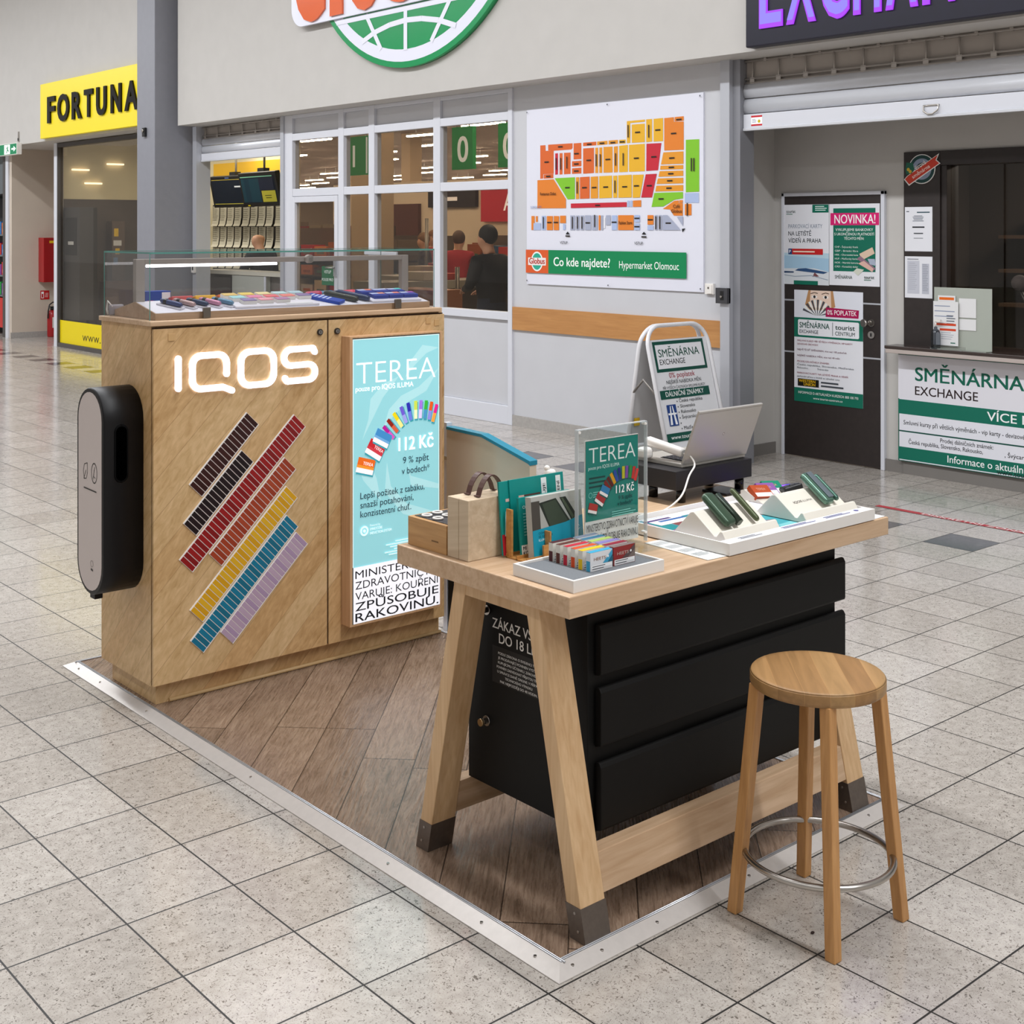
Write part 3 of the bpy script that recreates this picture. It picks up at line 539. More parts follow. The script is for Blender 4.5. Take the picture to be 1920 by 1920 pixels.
MAP = [('#d5652f',(174,1197,241,1196,243,1147,344,1145,344,947,214,947,214,911,174,909)),('#d5652f',(219,945,340,946,340,910,219,909)),('#d5652f',(274,1198,575,1196,575,1155,560,1144,357,1143,274,1148)),('#c22a3a',(362,1120,397,1120,397,940,362,938)),('#d5652f',(416,1119,453,1119,453,939,416,938)),('#d5652f',(470,1120,551,1119,551,939,470,939)),('#d5652f',(587,1194,680,1194,680,1059,587,1059)),('#d5652f',(568,1045,680,1046,680,999,568,999)),('#d5652f',(568,986,680,988,680,939,568,939)),('#d5652f',(701,1194,855,1195,855,1165,701,1165)),('#d5652f',(701,1146,829,1146,829,938,701,936)),('#e0962f',(865,1195,984,1196,984,1166,865,1165)),('#e0962f',(996,1197,1101,1197,1101,1166,996,1165)),('#e3ae2e',(1115,1196,1187,1195,1187,1164,1115,1165)),('#e0962f',(843,1145,877,1145,877,937,843,937)),('#e0962f',(890,1145,924,1144,924,937,890,937)),('#e0962f',(938,1147,1042,1146,1042,936,938,937)),('#e0962f',(1056,1145,1101,1146,1101,936,1056,936)),('#e3ae2e',(1115,1148,1212,1151,1212,935,1115,935)),('#e3ae2e',(1224,1150,1396,1151,1396,934,1224,935)),('#c22a3a',(1414,1150,1572,1148,1537,937,1411,935)),('#e3ae2e',(1201,1341,1397,1342,1397,1325,1239,1324,1239,1166,1201,1165)),('#e3ae2e',(1255,1311,1396,1310,1396,1164,1255,1165)),('#e3ae2e',(1411,1342,1474,1342,1474,1164,1411,1163)),('#e3ae2e',(1489,1341,1589,1342,1589,1162,1489,1163)),('#de8030',(1601,1340,1701,1341,1701,1306,1801,1302,1801,1085,1601,1088)),('#de8030',(1708,1341,1801,1342,1801,1308,1708,1308)),('#7fc02f',(1822,1160,1955,1158,1955,761,1822,759)),('#a9b9dc',(1812,752,1952,752,1952,676,1812,679)),('#e0962f',(1592,1074,1798,1073,1798,978,1567,981)),('#e0962f',(1563,971,1796,968,1796,937,1558,941)),('#e0962f',(1554,929,1796,926,1796,885,1541,886)),('#e0962f',(1535,873,1796,871,1796,828,1522,830)),('#e0962f',(1519,816,1796,815,1796,770,1508,772)),('#7fc02f',(1498,761,1794,761,1794,713,1705,703,1592,653,1469,651)),('#de8030',(1705,695,1751,698,1751,678,1792,677,1792,580,1701,581,1660,629,1587,634)),('#de8030',(1757,699,1792,700,1792,680,1757,679)),('#de8030',(1812,669,1879,669,1879,582,1812,584)),('#de8030',(140,898,344,901,496,729,496,653,140,656)),('#7fc02f',(357,909,604,910,604,729,517,727)),('#e0962f',(617,909,655,909,655,729,617,728)),('#d5652f',(665,909,779,910,779,730,665,729)),('#e0962f',(792,908,877,910,877,730,792,730)),('#e3ae2e',(890,910,1036,911,1036,731,890,729)),('#e3ae2e',(1050,909,1095,909,1095,731,1050,731)),('#e3ae2e',(1107,910,1255,911,1255,730,1107,730)),('#e3ae2e',(1266,909,1386,908,1345,728,1266,727)),('#c22a3a',(1407,909,1524,910,1474,726,1358,727)),('#c22a3a',(556,691,1201,693,1201,655,556,653)),('#a9b9dc',(1208,704,1230,704,1230,654,1208,655)),('#a9b9dc',(1239,705,1261,705,1261,654,1239,654)),('#de8030',(1270,704,1358,706,1358,654,1270,654)),('#de8030',(64,590,104,590,104,469,64,469)),('#de8030',(120,589,145,589,145,539,120,539)),('#a9b9dc',(91,529,183,528,183,468,91,468)),('#a9b9dc',(196,590,248,590,248,468,196,468)),('#de8030',(261,588,336,588,336,468,261,468)),('#de8030',(347,588,412,587,412,468,347,468)),('#de8030',(425,590,496,590,496,527,425,528)),('#a9b9dc',(462,520,492,520,492,470,462,470)),('#a5abc0',(551,591,608,590,608,468,551,468)),('#a5abc0',(621,590,661,590,661,468,621,468)),('#a5abc0',(674,590,715,589,715,468,674,468)),('#a5abc0',(726,591,798,590,798,468,726,468)),('#a5abc0',(810,590,873,590,873,468,810,468)),('#de8030',(886,590,908,589,908,469,886,468)),('#a5abc0',(914,589,936,589,936,469,914,469)),('#e8e8ee',(942,575,960,575,960,483,942,483)),('#a5abc0',(970,589,1022,589,1022,509,970,509)),('#a9b9dc',(1036,588,1095,588,1095,469,1036,469)),('#de8030',(1107,589,1278,588,1278,469,1107,469)),('#a9b9dc',(1287,588,1345,587,1345,532,1287,532)),('#a9b9dc',(1287,523,1345,523,1345,469,1287,469)),('#de8030',(1428,587,1491,586,1491,513,1428,513)),('#a9b9dc',(1428,505,1491,505,1491,469,1428,469)),('#a5abc0',(1506,586,1534,586,1534,469,1506,469)),('#a5abc0',(1546,586,1578,586,1578,469,1546,469)),('#a5abc0',(1587,586,1638,585,1773,469,1587,469)),('#a5abc0',(1734,572,1796,574,1796,499)),('#16181c',(494,433,519,456,545,433)),('#16181c',(1365,435,1390,456,1414,436)),('#16181c',(1785,479,1821,483,1791,452)),]
MAPB = [(259,1051),(429,1174),(625,1107),(623,1021),(623,962),(777,1178),(924,1179),(1048,1178),(1152,1179),(771,1046),(992,1044),(1308,1041),(1495,1044),(1322,1246),(1537,1252),(1701,1216),(1755,1320),(1683,1027),(1678,955),(1672,906),(1662,852),(1654,795),(517,826),(721,821),(835,819),(968,820),(1181,817),(1310,821),(1448,819),(875,672),(1572,713),(281,928),(761,529),(1064,533),(296,534),(377,534),(1647,524),(1316,563),(1316,497),(1459,551),(522,419),(1392,416)]
MAPV = [(379,1031),(436,1029),(511,1037),(859,1042),(906,1040),(1080,1040),(1166,1037),(1220,1260),(1443,1247),(636,823),(1074,820),(1882,968),(1907,967),(579,530),(640,530),(694,530),(1519,527),(1561,527),(221,531),(1842,627),(843,544)]
# ================================================================== things on the white panel
mb = MB((7.61, 7.48, 1.257)); mb.box(7.606, 7.62, 6.477, 8.471, 1.257, 2.767, mat('board_white', '#dddeea', .4)); p = px(mb, 7.606, 8.471, 1.257)
for c, q in MAP: p.poly([(q[k]/1000, q[k+1]/1000) for k in range(0, len(q), 2)], c)
for a, b in MAPB: p.bars(a/1000, b/1000 - .006, .075, .011, 1, .1, '#2b2420', 'c')
for a, b in MAPV: p.rect(a/1000 - .006, b/1000 - .05, a/1000 + .006, b/1000 + .05, '#3a3028')
p.text('Restaurace Globus', .281, .778 - .012, .026, '#2a1a10', al='c', w=.20, bold=.02); p.text('Café', 1.734, .640, .026, '#2a1a10', al='c', bold=.02); p.text('Globus', 1.734, .603, .026, '#2a1a10', al='c', bold=.02); p.text('Fashion Store', 1.193, .515, .026, '#2a1a10', al='c', w=.15, bold=.02)
p.text('VSTUP', .476, .352, .022, '#17181c', al='c', bold=.02); p.text('VSTUP', 1.337, .354, .022, '#17181c', al='c', bold=.02); p.text('OLOMOUC CITY', .06, .655, .020, '#4a6aa0', w=.14)
p.rect(0, .098, 1.835, .298, '#0b8350'); p.rect(0, .098, .287, .298, '#d55a2b'); p.disc(.143, .198, .075, '#e9f0ee', 28, .085); p.disc(.143, .198, .062, '#2aa58e', 28, .072); p.rect(.03, .165, .256, .23, '#e9e4e2'); p.text('Globus', .143, .178, .048, '#b03327', al='c', w=.20, bold=.05)
p.text('Co kde najdete?', .353, .165, .072, '#f4f8f4', w=.67, bold=.025); p.text('Hypermarket Olomouc', 1.125, .162, .058, '#f4f8f4', w=.635, bold=.01)
for a, b in ((.015, .03), (.015, 1.49), (.99, 1.49), (1.97, 1.485), (1.0, .02), (1.975, .025)): p.disc(a, b, .007, '#5a5c66', 10)
tag(mb.build('floor_map_board', bevel=.002), 'white store map board with coloured departments on the white panel', 'sign')
mb = MB((7.6, 6.41, 1.28)); mb.box(7.598, 7.62, 6.374, 6.456, 1.245, 1.325, WHT); mb.box(7.592, 7.598, 6.385, 6.43, 1.25, 1.315, WHT); mb.box(7.5905, 7.592, 6.41, 6.425, 1.285, 1.30, mat('dark_slot', '#554c44', .5))
tag(mb.build('wall_switch', bevel=.003), 'small white key switch box beside the map board', 'switch')
mb = MB((7.55, 6.25, 1.24)); mb.box(7.535, 7.575, 6.190, 6.30, 1.185, 1.30, mat('anthracite', '#3a3a3e', .4)); mb.box(7.532, 7.535, 6.225, 6.255, 1.21, 1.28, BLK); mb.cyl((7.535, 6.24, 1.235), (7.52, 6.24, 1.235), .008, STEEL)
tag(mb.build('shutter_key_switch', bevel=.004), 'dark shutter key switch with a key on the aluminium post', 'switch')
mb = MB((7.57, 14.5, 1.25)); mb.box(7.545, 7.57, 14.46, 14.54, 1.2, 1.32, WHT); mb.box(7.542, 7.545, 14.485, 14.515, 1.23, 1.29, BLK)
tag(mb.build('shutter_key_switch', bevel=.004), 'pale key switch on the shutter rail of the yellow booth', 'switch')
# red floor tape
mb = MB((7.15, 3.9, 0)); mb.poly([(7.125, 4.676, .0015), (7.125, 2.6, .0015), (7.175, 2.6, .0015), (7.175, 4.676, .0015)], ink('#b0343c')); p = Print(mb, (7.13, 4.36, .0015), (0, -1, 0), (1, 0, 0)); p.text('DISKRÉTNÍ ZÓNA', 0, .004, .036, '#f2e6e4', w=.66, bold=.03)
tag(mb.build('floor_tape'), 'red floor tape lettered with white words in front of the exchange desk', 'tape')

# A-board
t = thing('pavement_sign', (7.01, 6.2, 0), 'white tubular A board with the green exchange poster', 'sign board')
def arch(y0, sl, dz=0):
    x0, x1, r = 6.705, 7.345, .15; pts = [(x0, 0)]
    for k in range(9): a = R(180 - k*11.25); pts.append((x0 + r + r*math.cos(a), 1.055 - r + r*math.sin(a) + dz))
    for k in range(9): a = R(90 - k*11.25); pts.append((x1 - r + r*math.cos(a), 1.055 - r + r*math.sin(a) + dz))
    pts.append((x1, 0)); return [(x, y0 + sl*z, max(z, .015)) for x, z in pts]
TUBE = mat('tube_white', '#e2e2e6', .3)
mb = MB(t.location); mb.tube(arch(5.98, .25), .015, TUBE); mb.tube([(6.72, 5.98+.25*.2, .2), (7.33, 5.98+.25*.2, .2)], .012, TUBE); mb.build('front_frame', t)
mb = MB(t.location); mb.tube(arch(6.435, -.155, -.003), .015, TUBE); mb.tube([(6.72, 6.435-.155*.2, .2), (7.33, 6.435-.155*.2, .2)], .012, TUBE); mb.build('back_frame', t)
mb = MB(t.location); mb.poly([(6.72, 6.435-.155*z+.006, z) for z in ()] or [(6.72, 6.435-.155*.2, .2), (7.33, 6.435-.155*.2, .2), (7.33, 6.435-.155*.95, .95), (6.72, 6.435-.155*.95, .95)], mat('tin_grey', '#b9b8b8', .5))
mb.poly([(6.72, 6.438-.155*.2, .2), (6.72, 6.438-.155*.95, .95), (7.33, 6.438-.155*.95, .95), (7.33, 6.438-.155*.2, .2)], _m['tin_grey']); mb.box(6.735, 6.79, 6.366, 6.369, .345, .40, ink('#c9a21a')); mb.build('back_panel', t)
mb = MB(t.location); mb.prism([(6.722, 5.985+.25*.2, .2), (7.328, 5.985+.25*.2, .2), (7.328, 5.985+.25*.955, .955), (6.722, 5.985+.25*.955, .955)], (0, .012, 0), mat('sheet_white', '#dfe0e4', .4))
sv = Vector((0, .25, 1)).normalized(); k_ = 1.0308; p = Print(mb, (0, 5.985 - .001, 0), (1, 0, 0), sv)
def zt(x, z, h, s, c, w=None, **q): p.text(s, x, z*k_, h*k_, c, w=w, **q)
p.rect(6.755, .735*k_, 7.29, .945*k_, '#0d4a3e'); p.rect(6.778, .757*k_, 7.268, .922*k_, '#e4e5ea')
zt(6.80, .838, .052, 'SMĚNÁRNA', '#0f4a3c', .43, bold=.02); zt(6.80, .785, .036, 'EXCHANGE', '#1a1c1e', .265, bold=.018)
zt(6.87, .693, .034, '0% poplatek', '#9c2436', .27, bold=.008); zt(6.83, .652, .024, 'NEJŠIRŠÍ NABÍDKA MĚN', '#2a2e33', .365); zt(6.785, .618, .018, 'PŘI VYŠŠÍCH ČÁSTKÁCH SMLUVNÍ KURZY', '#3a3e43', .445, bold=.008)
p.rect(6.745, .552*k_, 7.262, .612*k_, '#0f4e42'); zt(6.80, .568, .032, 'DÁLNIČNÍ ZNÁMKY', '#f2f4f4', .40, bold=.015)
for z, s, w in ((.522, 'Česká republika', .245), (.485, 'Slovensko', .155), (.448, 'Rakousko', .155), (.410, 'Švýcarsko', .155), (.338, 'Maďarsko', .165)): zt(6.925, z, .022, s, '#26282c', w, bold=.01)
for z in (.53, .493, .456, .418, .382, .346): p.disc(6.902, z*k_, .005, '#26282c', 8)
p.poly([(6.785, .370*k_), (6.88, .370*k_), (6.88, .513*k_), (6.785, .513*k_)], '#1e3f80'); p.poly([(6.795, .378*k_), (6.818, .378*k_), (6.826, .505*k_), (6.818, .505*k_)], '#eef0f4'); p.poly([(6.846, .378*k_), (6.869, .378*k_), (6.846, .505*k_), (6.838, .505*k_)], '#eef0f4'); p.rect(6.79, .445*k_, 6.875, .457*k_, '#eef0f4')
p.rect(6.735, .263*k_, 7.262, .322*k_, '#0f4e42'); zt(6.775, .282, .026, 'www.tourist-centrum.cz', '#f2f4f4', .46, bold=.012); mb.build('front_panel', t)
for x in (6.70, 7.35):
    mb = MB(t.location); z = .62; mb.tube([(x, 5.98+.25*.585, .585), (x, 6.245, .685), (x, 6.435-.155*.585, .585)], .009, mat('brace_grey', '#8f8a86', .4, metal=.6)); mb.build('brace', t)

# ================================================================== kiosk platform
t = thing('kiosk_platform', (2.77, 3.6, 0), 'low oak plank platform with pale metal ramp edges', 'platform')
DECK = deck_material(); RAMP = mat('ramp_strip', '#cfc9c4', .38, metal=.35, noise=.06, nscale=50)
mb = MB(t.location); mb.box(2.105, 3.455, 2.225, 5.01, .001, .020, DECK); mb.build('deck', t)
X0, X1, Y0, Y1 = 2.062, 3.492, 2.185, 5.054; zi = .021; w_ = .040
def ramp(pts_out, pts_in):
    mb = MB(t.location); a, b = pts_out; c, d = pts_in
    mb.rings([[(*a, .0005), (*a, .003), (*c, zi+.001), (*c, .0005)], [(*b, .0005), (*b, .003), (*d, zi+.001), (*d, .0005)]], RAMP, sm=False)
    v = (Vector((*c, 0)) - Vector((*a, 0))).normalized(); e = (Vector((*d, 0)) - Vector((*c, 0))).normalized(); L = (Vector(d)-Vector(c)).length
    for k in (0, 1): # two thin rails at the deck edge
        o1 = Vector((*c, zi+.001)) + v*(.004 + .008*k); o2 = Vector((*d, zi+.001)) + v*(.004 + .008*k); mb.tube([o1, o2], .0022, ALU, n=6)
    r_ = mb.build('ramp_edge', t)
    for f in (.03, .10, .24, .5, .76, .9, .97):
        q = Vector(a).lerp(Vector(b), f).lerp(Vector(c).lerp(Vector(d), f), .55); s = MB(t.location); s.cyl((q.x, q.y, .010), (q.x, q.y, .0155), .004, STEEL, n=10); s.build('screw', r_)
ramp(((X0, Y1), (X0, Y0)), ((X0+w_, Y1-w_), (X0+w_, Y0+w_))); ramp(((X0, Y0), (X1, Y0)), ((X0+w_, Y0+w_), (X1-w_, Y0+w_))); ramp(((X1, Y0), (X1, Y1)), ((X1-w_, Y0+w_), (X1-w_, Y1-w_))); ramp(((X1, Y1), (X0, Y1)), ((X1-w_, Y1-w_), (X0+w_, Y1-w_)))

# ================================================================== display counter
t = thing('display_counter', (2.76, 4.55, .02), 'oak veneered display counter with white lit letters and coloured strips', 'display counter')
og = t.location; GAP = mat('gap_shadow', '#3a2512', .8)
mb = MB(og); mb.box(2.097, 3.42, 4.346, 4.765, .10, 1.387, W_CTR); mb.box(2.10, 3.415, 4.335, 4.348, .105, 1.383, GAP); mb.build('carcass', t)
mb = MB(og); mb.box(2.13, 3.425, 4.375, 4.74, .0205, .10, W_CTR); mb.build('plinth', t)
mb = MB(og); mb.tube([(2.18, 4.37, .027), (3.43, 4.37, .027)], .0075, mat('strip_oak', '#c9a878', .5), n=8); mb.build('floor_bead', t)
for x0, x1, xl in ((2.099, 2.8335, 2.798), (2.8405, 3.419, 2.878)):
    d = MB(og); d.box(x0, x1, 4.329, 4.342, .102, 1.378, W_CTR); do = d.build('door', t, bevel=.0015)
    l = MB(og); l.cyl((xl, 4.329, 1.333), (xl, 4.322, 1.333), .0125, mat('dark_steel', '#4c4640', .35, metal=.9)); l.cyl((xl, 4.322, 1.333), (xl, 4.320, 1.333), .008, STEEL); l.box(xl-.001, xl+.001, 4.3185, 4.320, 1.328, 1.338, BLK); l.build('cam_lock', do)
for x, z in ((2.155, 1.345), (3.365, 1.342), (3.32, 1.352)): l = MB(og); l.box(x, x+.026, 4.326, 4.329, z-.012, z+.014, mat('oak_cover', '#c6a06e', .5)); l.build('hinge_cover', t, bevel=.001)
mb = MB(og); mb.box(2.084, 3.402, 4.322, 4.762, 1.389, 1.406, W_TABX); mb.build('top_board', t, bevel=.002)
# lit letters
def stroke(mb, path, w, y, d, m):
    for (a, b), (c, e) in zip(path, path[1:]):
        L = math.hypot(c-a, e-b); ux, uz = (c-a)/L, (e-b)/L; nx, nz = -uz*w/2, ux*w/2
        mb.prism([(a-nx, y, b-nz), (c-nx, y, e-nz), (c+nx, y, e+nz), (a+nx, y, b+nz)], (0, -d, 0), m)
    for a, b in path: mb.cyl((a, y, b), (a, y-d, b), w/2, m, n=14)
def arcp(cx, cz, r, t0, t1, n=6): return [(cx + r*math.cos(R(t0 + (t1-t0)*k/n)), cz + r*math.sin(R(t0 + (t1-t0)*k/n))) for k in range(n+1)]
w_ = .0235; y_ = 4.3255; d_ = .010; h0, h1 = 1.1515, 1.2735
LET = {'I': [(2.191, 1.160), (2.191, 1.268)],
 'Q': [(2.386, 1.200)] + arcp(2.352, 1.2395, .034, 0, 90) + arcp(2.281, 1.2395, .034, 90, 180) + arcp(2.281, 1.186, .034, 180, 270) + [(2.372, 1.152), (2.408, 1.137)],
 'O': arcp(2.549, 1.238, .038, 0, 90) + arcp(2.484, 1.238, .038, 90, 180) + arcp(2.484, 1.188, .038, 180, 270) + arcp(2.549, 1.188, .038, 270, 360) + [(2.587, 1.238)],
 'S': [(2.770, 1.258), (2.762, 1.2735)] + arcp(2.663, 1.2425, .031, 90, 270, 8)[0:9] + arcp(2.742, 1.182, .030, 90, -90, 8) + [(2.645, 1.152), (2.636, 1.165)]}
for k_2, path in LET.items():
    mb = MB(og); stroke(mb, path, w_, y_, d_, LOGO); mb.build('lit_letter', t)
# coloured strips of pack ends
def strip(a, b, w, col, dash):
    mb = MB(og); a = Vector((a[0], 0, a[1])); b = Vector((b[0], 0, b[1])); u = (b-a).normalized(); n = Vector((u.z, 0, -u.x)); L = (b-a).length; Y = Vector((0, 4.329, 0))
    fr = mat('strip_frame', '#efe9e6', .4)
    def slab(s0, s1, q0, q1, d, m): mb.prism([a + Y + u*s0 + n*q1, a + Y + u*s1 + n*q1, a + Y + u*s1 + n*q0, a + Y + u*s0 + n*q0][::-1], (0, -d, 0), m)
    slab(0, L, 0, w, .004, fr); N_ = max(1, round(L/.0201)); pt = L/N_
    for k in range(N_): slab(k*pt + .0015, (k+1)*pt - .0015, .0045, w-.0045, .0052, dash[k % len(dash)])
    mb.build('colour_strip', t)
def sm(*cs): return [mat('strip_' + c[1:], c, .4) for c in cs]
strip((2.236, .808), (2.472, 1.050), .0745, 0, sm('#351211', '#2f100f', '#391614')); strip((2.213, .670), (2.450, .911), .0745, 0, sm('#180a10', '#1c0c13', '#160a10'))
strip((2.197, .541), (2.678, 1.023), .0765, 0, sm('#8e0f14', '#800d12', '#961317')); strip((2.316, .543), (2.636, .863), .0755, 0, sm('#a03c20', '#98381e', '#a64326'))
strip((2.239, .351), (2.643, .752), .0755, 0, sm('#d9a316', '#d19a12', '#dcab22')); strip((2.241, .239), (2.645, .641), .0765, 0, sm('#086f8e', '#0a6984', '#077696')); strip((2.362, .248), (2.688, .569), .077, 0, sm('#b39ab2', '#a88fae', '#b8a0b6'))
# light box with the price poster
mb = MB(og)
for q in ((2.900, 2.912, .170, 1.312), (3.349, 3.360, .170, 1.312), (2.912, 3.349, .170, .178), (2.912, 3.349, 1.305, 1.312)): mb.box(q[0], q[1], 4.268, 4.329, q[2], q[3], wood('lightbox_oak', '#d3aa84', '#b0875d', (0, 0, 1), (1, 0, 0), (0, 1, 0)))
lb = mb.build('light_box', t, bevel=.001)
mb = MB(og); mb.box(2.912, 3.349, 4.272, 4.32, .178, 1.305, ink('#1c3a40')); E_ = .50; p = py(mb, 4.272, e=E_)
TEAL = '#8fccd3'; p.rect(2.915, .402, 3.347, 1.301, '#e8fbfb'); p.rect(2.918, .400, 3.344, 1.298, TEAL)
WV = '#a9d8dd'
p.poly([(3.17, 1.13), (3.20, 1.20), (3.26, 1.26), (3.344, 1.245), (3.28, 1.225), (3.22, 1.18)], WV); p.poly([(2.96, .90), (2.99, .98), (3.0, 1.06), (3.06, 1.115), (3.14, 1.14), (3.06, 1.06), (3.01, .98)], WV)
p.poly([(3.06, .93), (3.09, 1.01), (3.15, 1.06), (3.24, 1.09), (3.344, 1.16), (3.28, 1.07), (3.18, 1.03), (3.11, .98)], WV); p.poly([(2.94, .80), (2.965, .74), (3.01, .69), (3.05, .65), (3.03, .74), (2.98, .83)], WV); p.poly([(3.08, .80), (3.1, .70), (3.18, .62), (3.344, .56), (3.344, .52), (3.16, .58), (3.07, .68)], WV); p.poly([(3.18, .80), (3.2, .73), (3.344, .68), (3.344, .66), (3.2, .69)], WV)
p.text('TEREA', 2.932, 1.122, .086, '#ffffff', w=.395, bold=-.014); p.text('pouze pro IQOS ILUMA', 2.928, 1.094, .020, '#ffffff', w=.285, bold=.02)
def pack(cx, cz, ang, L, w, cols, band=False):
    c, s = math.cos(ang), math.sin(ang); f = lambda a, b: (cx + a*c - b*s, cz + a*s + b*c)
    p.poly([f(-w/2+.004, -L/2-.007), f(w/2+.004, -L/2-.007), f(w/2+.004, L/2-.006), f(-w/2+.004, L/2-.006)], '#3a98a6')
    p.poly([f(-w/2, -L/2), f(w/2, -L/2), f(w/2, L/2), f(-w/2, L/2)], cols[0]); p.poly([f(-w/2, -L/2), f(w/2, -L/2), f(w/2, 0), f(-w/2, 0)], cols[1])
    if band: p.poly([f(-w/2, -L/2), f(w/2, -L/2), f(w/2, -L*.18), f(-w/2, -L*.18)], '#f7eef0')
spec = [('#b0148c', '#d650b8'), ('#8c2010', '#d05a3a'), ('#e8cf10', '#f0e58a'), ('#6a58c8', '#9c9ce0'), ('#2a2aa8', '#6a7ad8'), ('#c8d850', '#e6eec0'), ('#a070d8', '#d8c8f0'), ('#38b038', '#4a90c0'), ('#e05818', '#8a8ad8'), ('#e0208a', '#f0a040')]
for (x, z, an), cs in zip(((3.088, .918, 44), (3.108, .942, 42), (3.134, .964, 36), (3.163, .982, 22), (3.192, .993, 12), (3.224, .997, 0), (3.249, .997, -4), (3.274, .994, -8), (3.299, .987, -12), (3.322, .975, -18)), spec): pack(x, z, R(an), .074, .0165, cs)
pack(2.975, .796, R(-16), .060, .084, ('#e0661c', '#e8902c'), True); pack(3.022, .856, R(-32), .062, .084, ('#c0202a', '#c83844'), True); pack(3.056, .898, R(-28), .056, .080, ('#3f86c0', '#6ba4d4'), True)
for a, b, r_ in ((2.975, .806, -16), (3.028, .866, -32)): p.text('TEREA', a-.014, b-.002, .012, '#ffffff', w=.05, rot=R(r_), bold=.01)
p.text('112 Kč', 3.135, .838, .052, '#ffffff', w=.18, bold=.035); p.text('9 % zpět', 3.158, .785, .026, '#0c2a3c', w=.132, bold=.01); p.text('v bodech*', 3.152, .742, .026, '#0c2a3c', w=.142, bold=.01)
for k, (s, w) in enumerate((('Lepší požitek z tabáku,', .318), ('snazší potahování,', .262), ('konzistentní chuť.', .250))): p.text(s, 2.949, .668 - k*.0365, .0255, '#0c2434', w=w, bold=.012)
p.ring(2.968, .540, .012, .008, '#dff4f6'); p.disc(2.968, .540, .007, '#dff4f6'); p.text('Powered by', 2.995, .553, .009, '#e8f8fa', w=.05); p.text('SMARTCORE', 2.995, .538, .010, '#e8f8fa', w=.06, bold=.02); p.text('INDUCTION SYSTEM', 2.995, .522, .010, '#e8f8fa', w=.105, bold=.02); p.bars(3.28, .475, .22, .005, 6, .010, '#d5f0f2', 'r')
p.rect(2.915, .180, 3.347, .402, '#f4f4fb')
for k, (s, h, b_, w) in enumerate((('MINISTERSTVO', .030, 0, .415), ('ZDRAVOTNICTVÍ', .030, 0, .415), ('VARUJE: KOUŘENÍ', .030, 0, .415), ('ZPŮSOBUJE', .032, .02, .415), ('RAKOVINU.', .033, .02, .415))): p.text(s, 2.924, .357 - k*.0425, h, '#15161c', w=w, bold=b_)
mb.build('lit_poster', lb)

# dispenser on the counter's end
t = thing('wall_dispenser', (2.02, 4.515, .42), 'black capsule shaped dispenser with a pale face on the counter end', 'dispenser'); og = t.location
def stad(x, yc, z0, z1, r, n=14): return [(x, yc + r*math.cos(a), z0 + r + r*math.sin(a)) for a in [math.pi + math.pi*k/n for k in range(n+1)]] + [(x, yc + r*math.cos(a), z1 - r + r*math.sin(a)) for a in [math.pi*k/n for k in range(n+1)]]
DBL = mat('dispenser_black', '#0c0b0d', .45, spec=.3)
yc = 4.520
mb = MB(og); mb.rings([stad(2.0965, yc, .42, 1.165, .116), stad(1.952, yc, .42, 1.165, .116), stad(1.946, yc, .424, 1.161, .112)], DBL); mb.box(1.955, 1.985, yc-.02, yc+.02, .405, .425, DBL); mb.build('housing', t)
mb = MB(og); mb.rings([stad(1.948, yc, .436, 1.149, .099), stad(1.9445, yc, .436, 1.149, .099)], mat('dispenser_face', '#c9beba', .5)); p = px(mb, 1.9445, yc, 0)
p.line([(-.045, .83), (-.055, .86), (-.045, .885), (-.02, .892), (-.018, .86), (-.028, .835), (-.05, .832), (-.03, .865)], .003, '#2c2826'); p.ring(.04, .862, .022, .003, '#2c2826', ry=1.5); p.line([(.03, .84), (.045, .885)], .003, '#2c2826'); p.line([(.04, .875), (.035, .85), (.05, .845)], .003, '#2c2826')
p.line([(-.05, .80), (.06, .797)], .005, '#2c2826'); p.ring(.02, .535, .010, .002, '#8a827e'); p.line([(.012, .515), (.03, .512)], .008, '#3a3634'); mb.build('face_plate', t)
mb = MB(og)
mb.rings([[(x, 4.403-dd, z) for x, z in rrect(1.985+i, .832+i, 2.038-i, 1.040-i, .026-i*.6, 6)] for dd, i in ((.0, 0), (.002, .003))], mat('slot_rim', '#060607', .7, spec=.1)); mb.rings([[(x, 4.4035-dd, z) for x, z in rrect(1.991, .840, 2.032, 1.032, .02, 6)] for dd in (0, .0035)], mat('slot_shade', '#010101', .95, spec=0)); mb.build('hand_slot', t)  # shade of the slot recess painted as a flat black plate

# ================================================================== glass showcase on the counter
t = thing('glass_showcase', (2.74, 4.55, 1.406), 'clear glass showcase with a grey lamp frame on the display counter', 'showcase'); og = t.location
ga, gb, gc, gd, zb, ztp = 2.100, 3.388, 4.360, 4.745, 1.4065, 1.647
def pane(q): mb = MB(og); mb.box(*q, GLASS); return mb.build('glass_pane', t)
pane((ga, gb, gc, gc+.004, zb, ztp)); pane((ga, gb, gd-.004, gd, zb, ztp)); pane((ga, ga+.004, gc+.004, gd-.004, zb, ztp)); pane((gb-.004, gb, gc+.004, gd-.004, zb, ztp)); pane((ga, gb, gc, gd, ztp, ztp+.005))
mb = MB(og)
for x in (ga-.0005, gb+.0005): 
    mb.box(x-.0016, x+.0016, gc-.001, gd+.001, ztp-.0005, ztp+.0055, GEDGE)
    for y in (gc-.0005, gd+.0005): mb.box(x-.0011, x+.0011, y-.0011, y+.0011, zb, ztp, GEDGE)
for y in (gc-.0008, gd+.0008): mb.box(ga, gb, y-.0014, y+.0014, ztp-.001, ztp+.0055, GEDGE)
mb.build('glass_edge', t)
FR = mat('frame_greige', '#a39a92', .45, metal=.2)
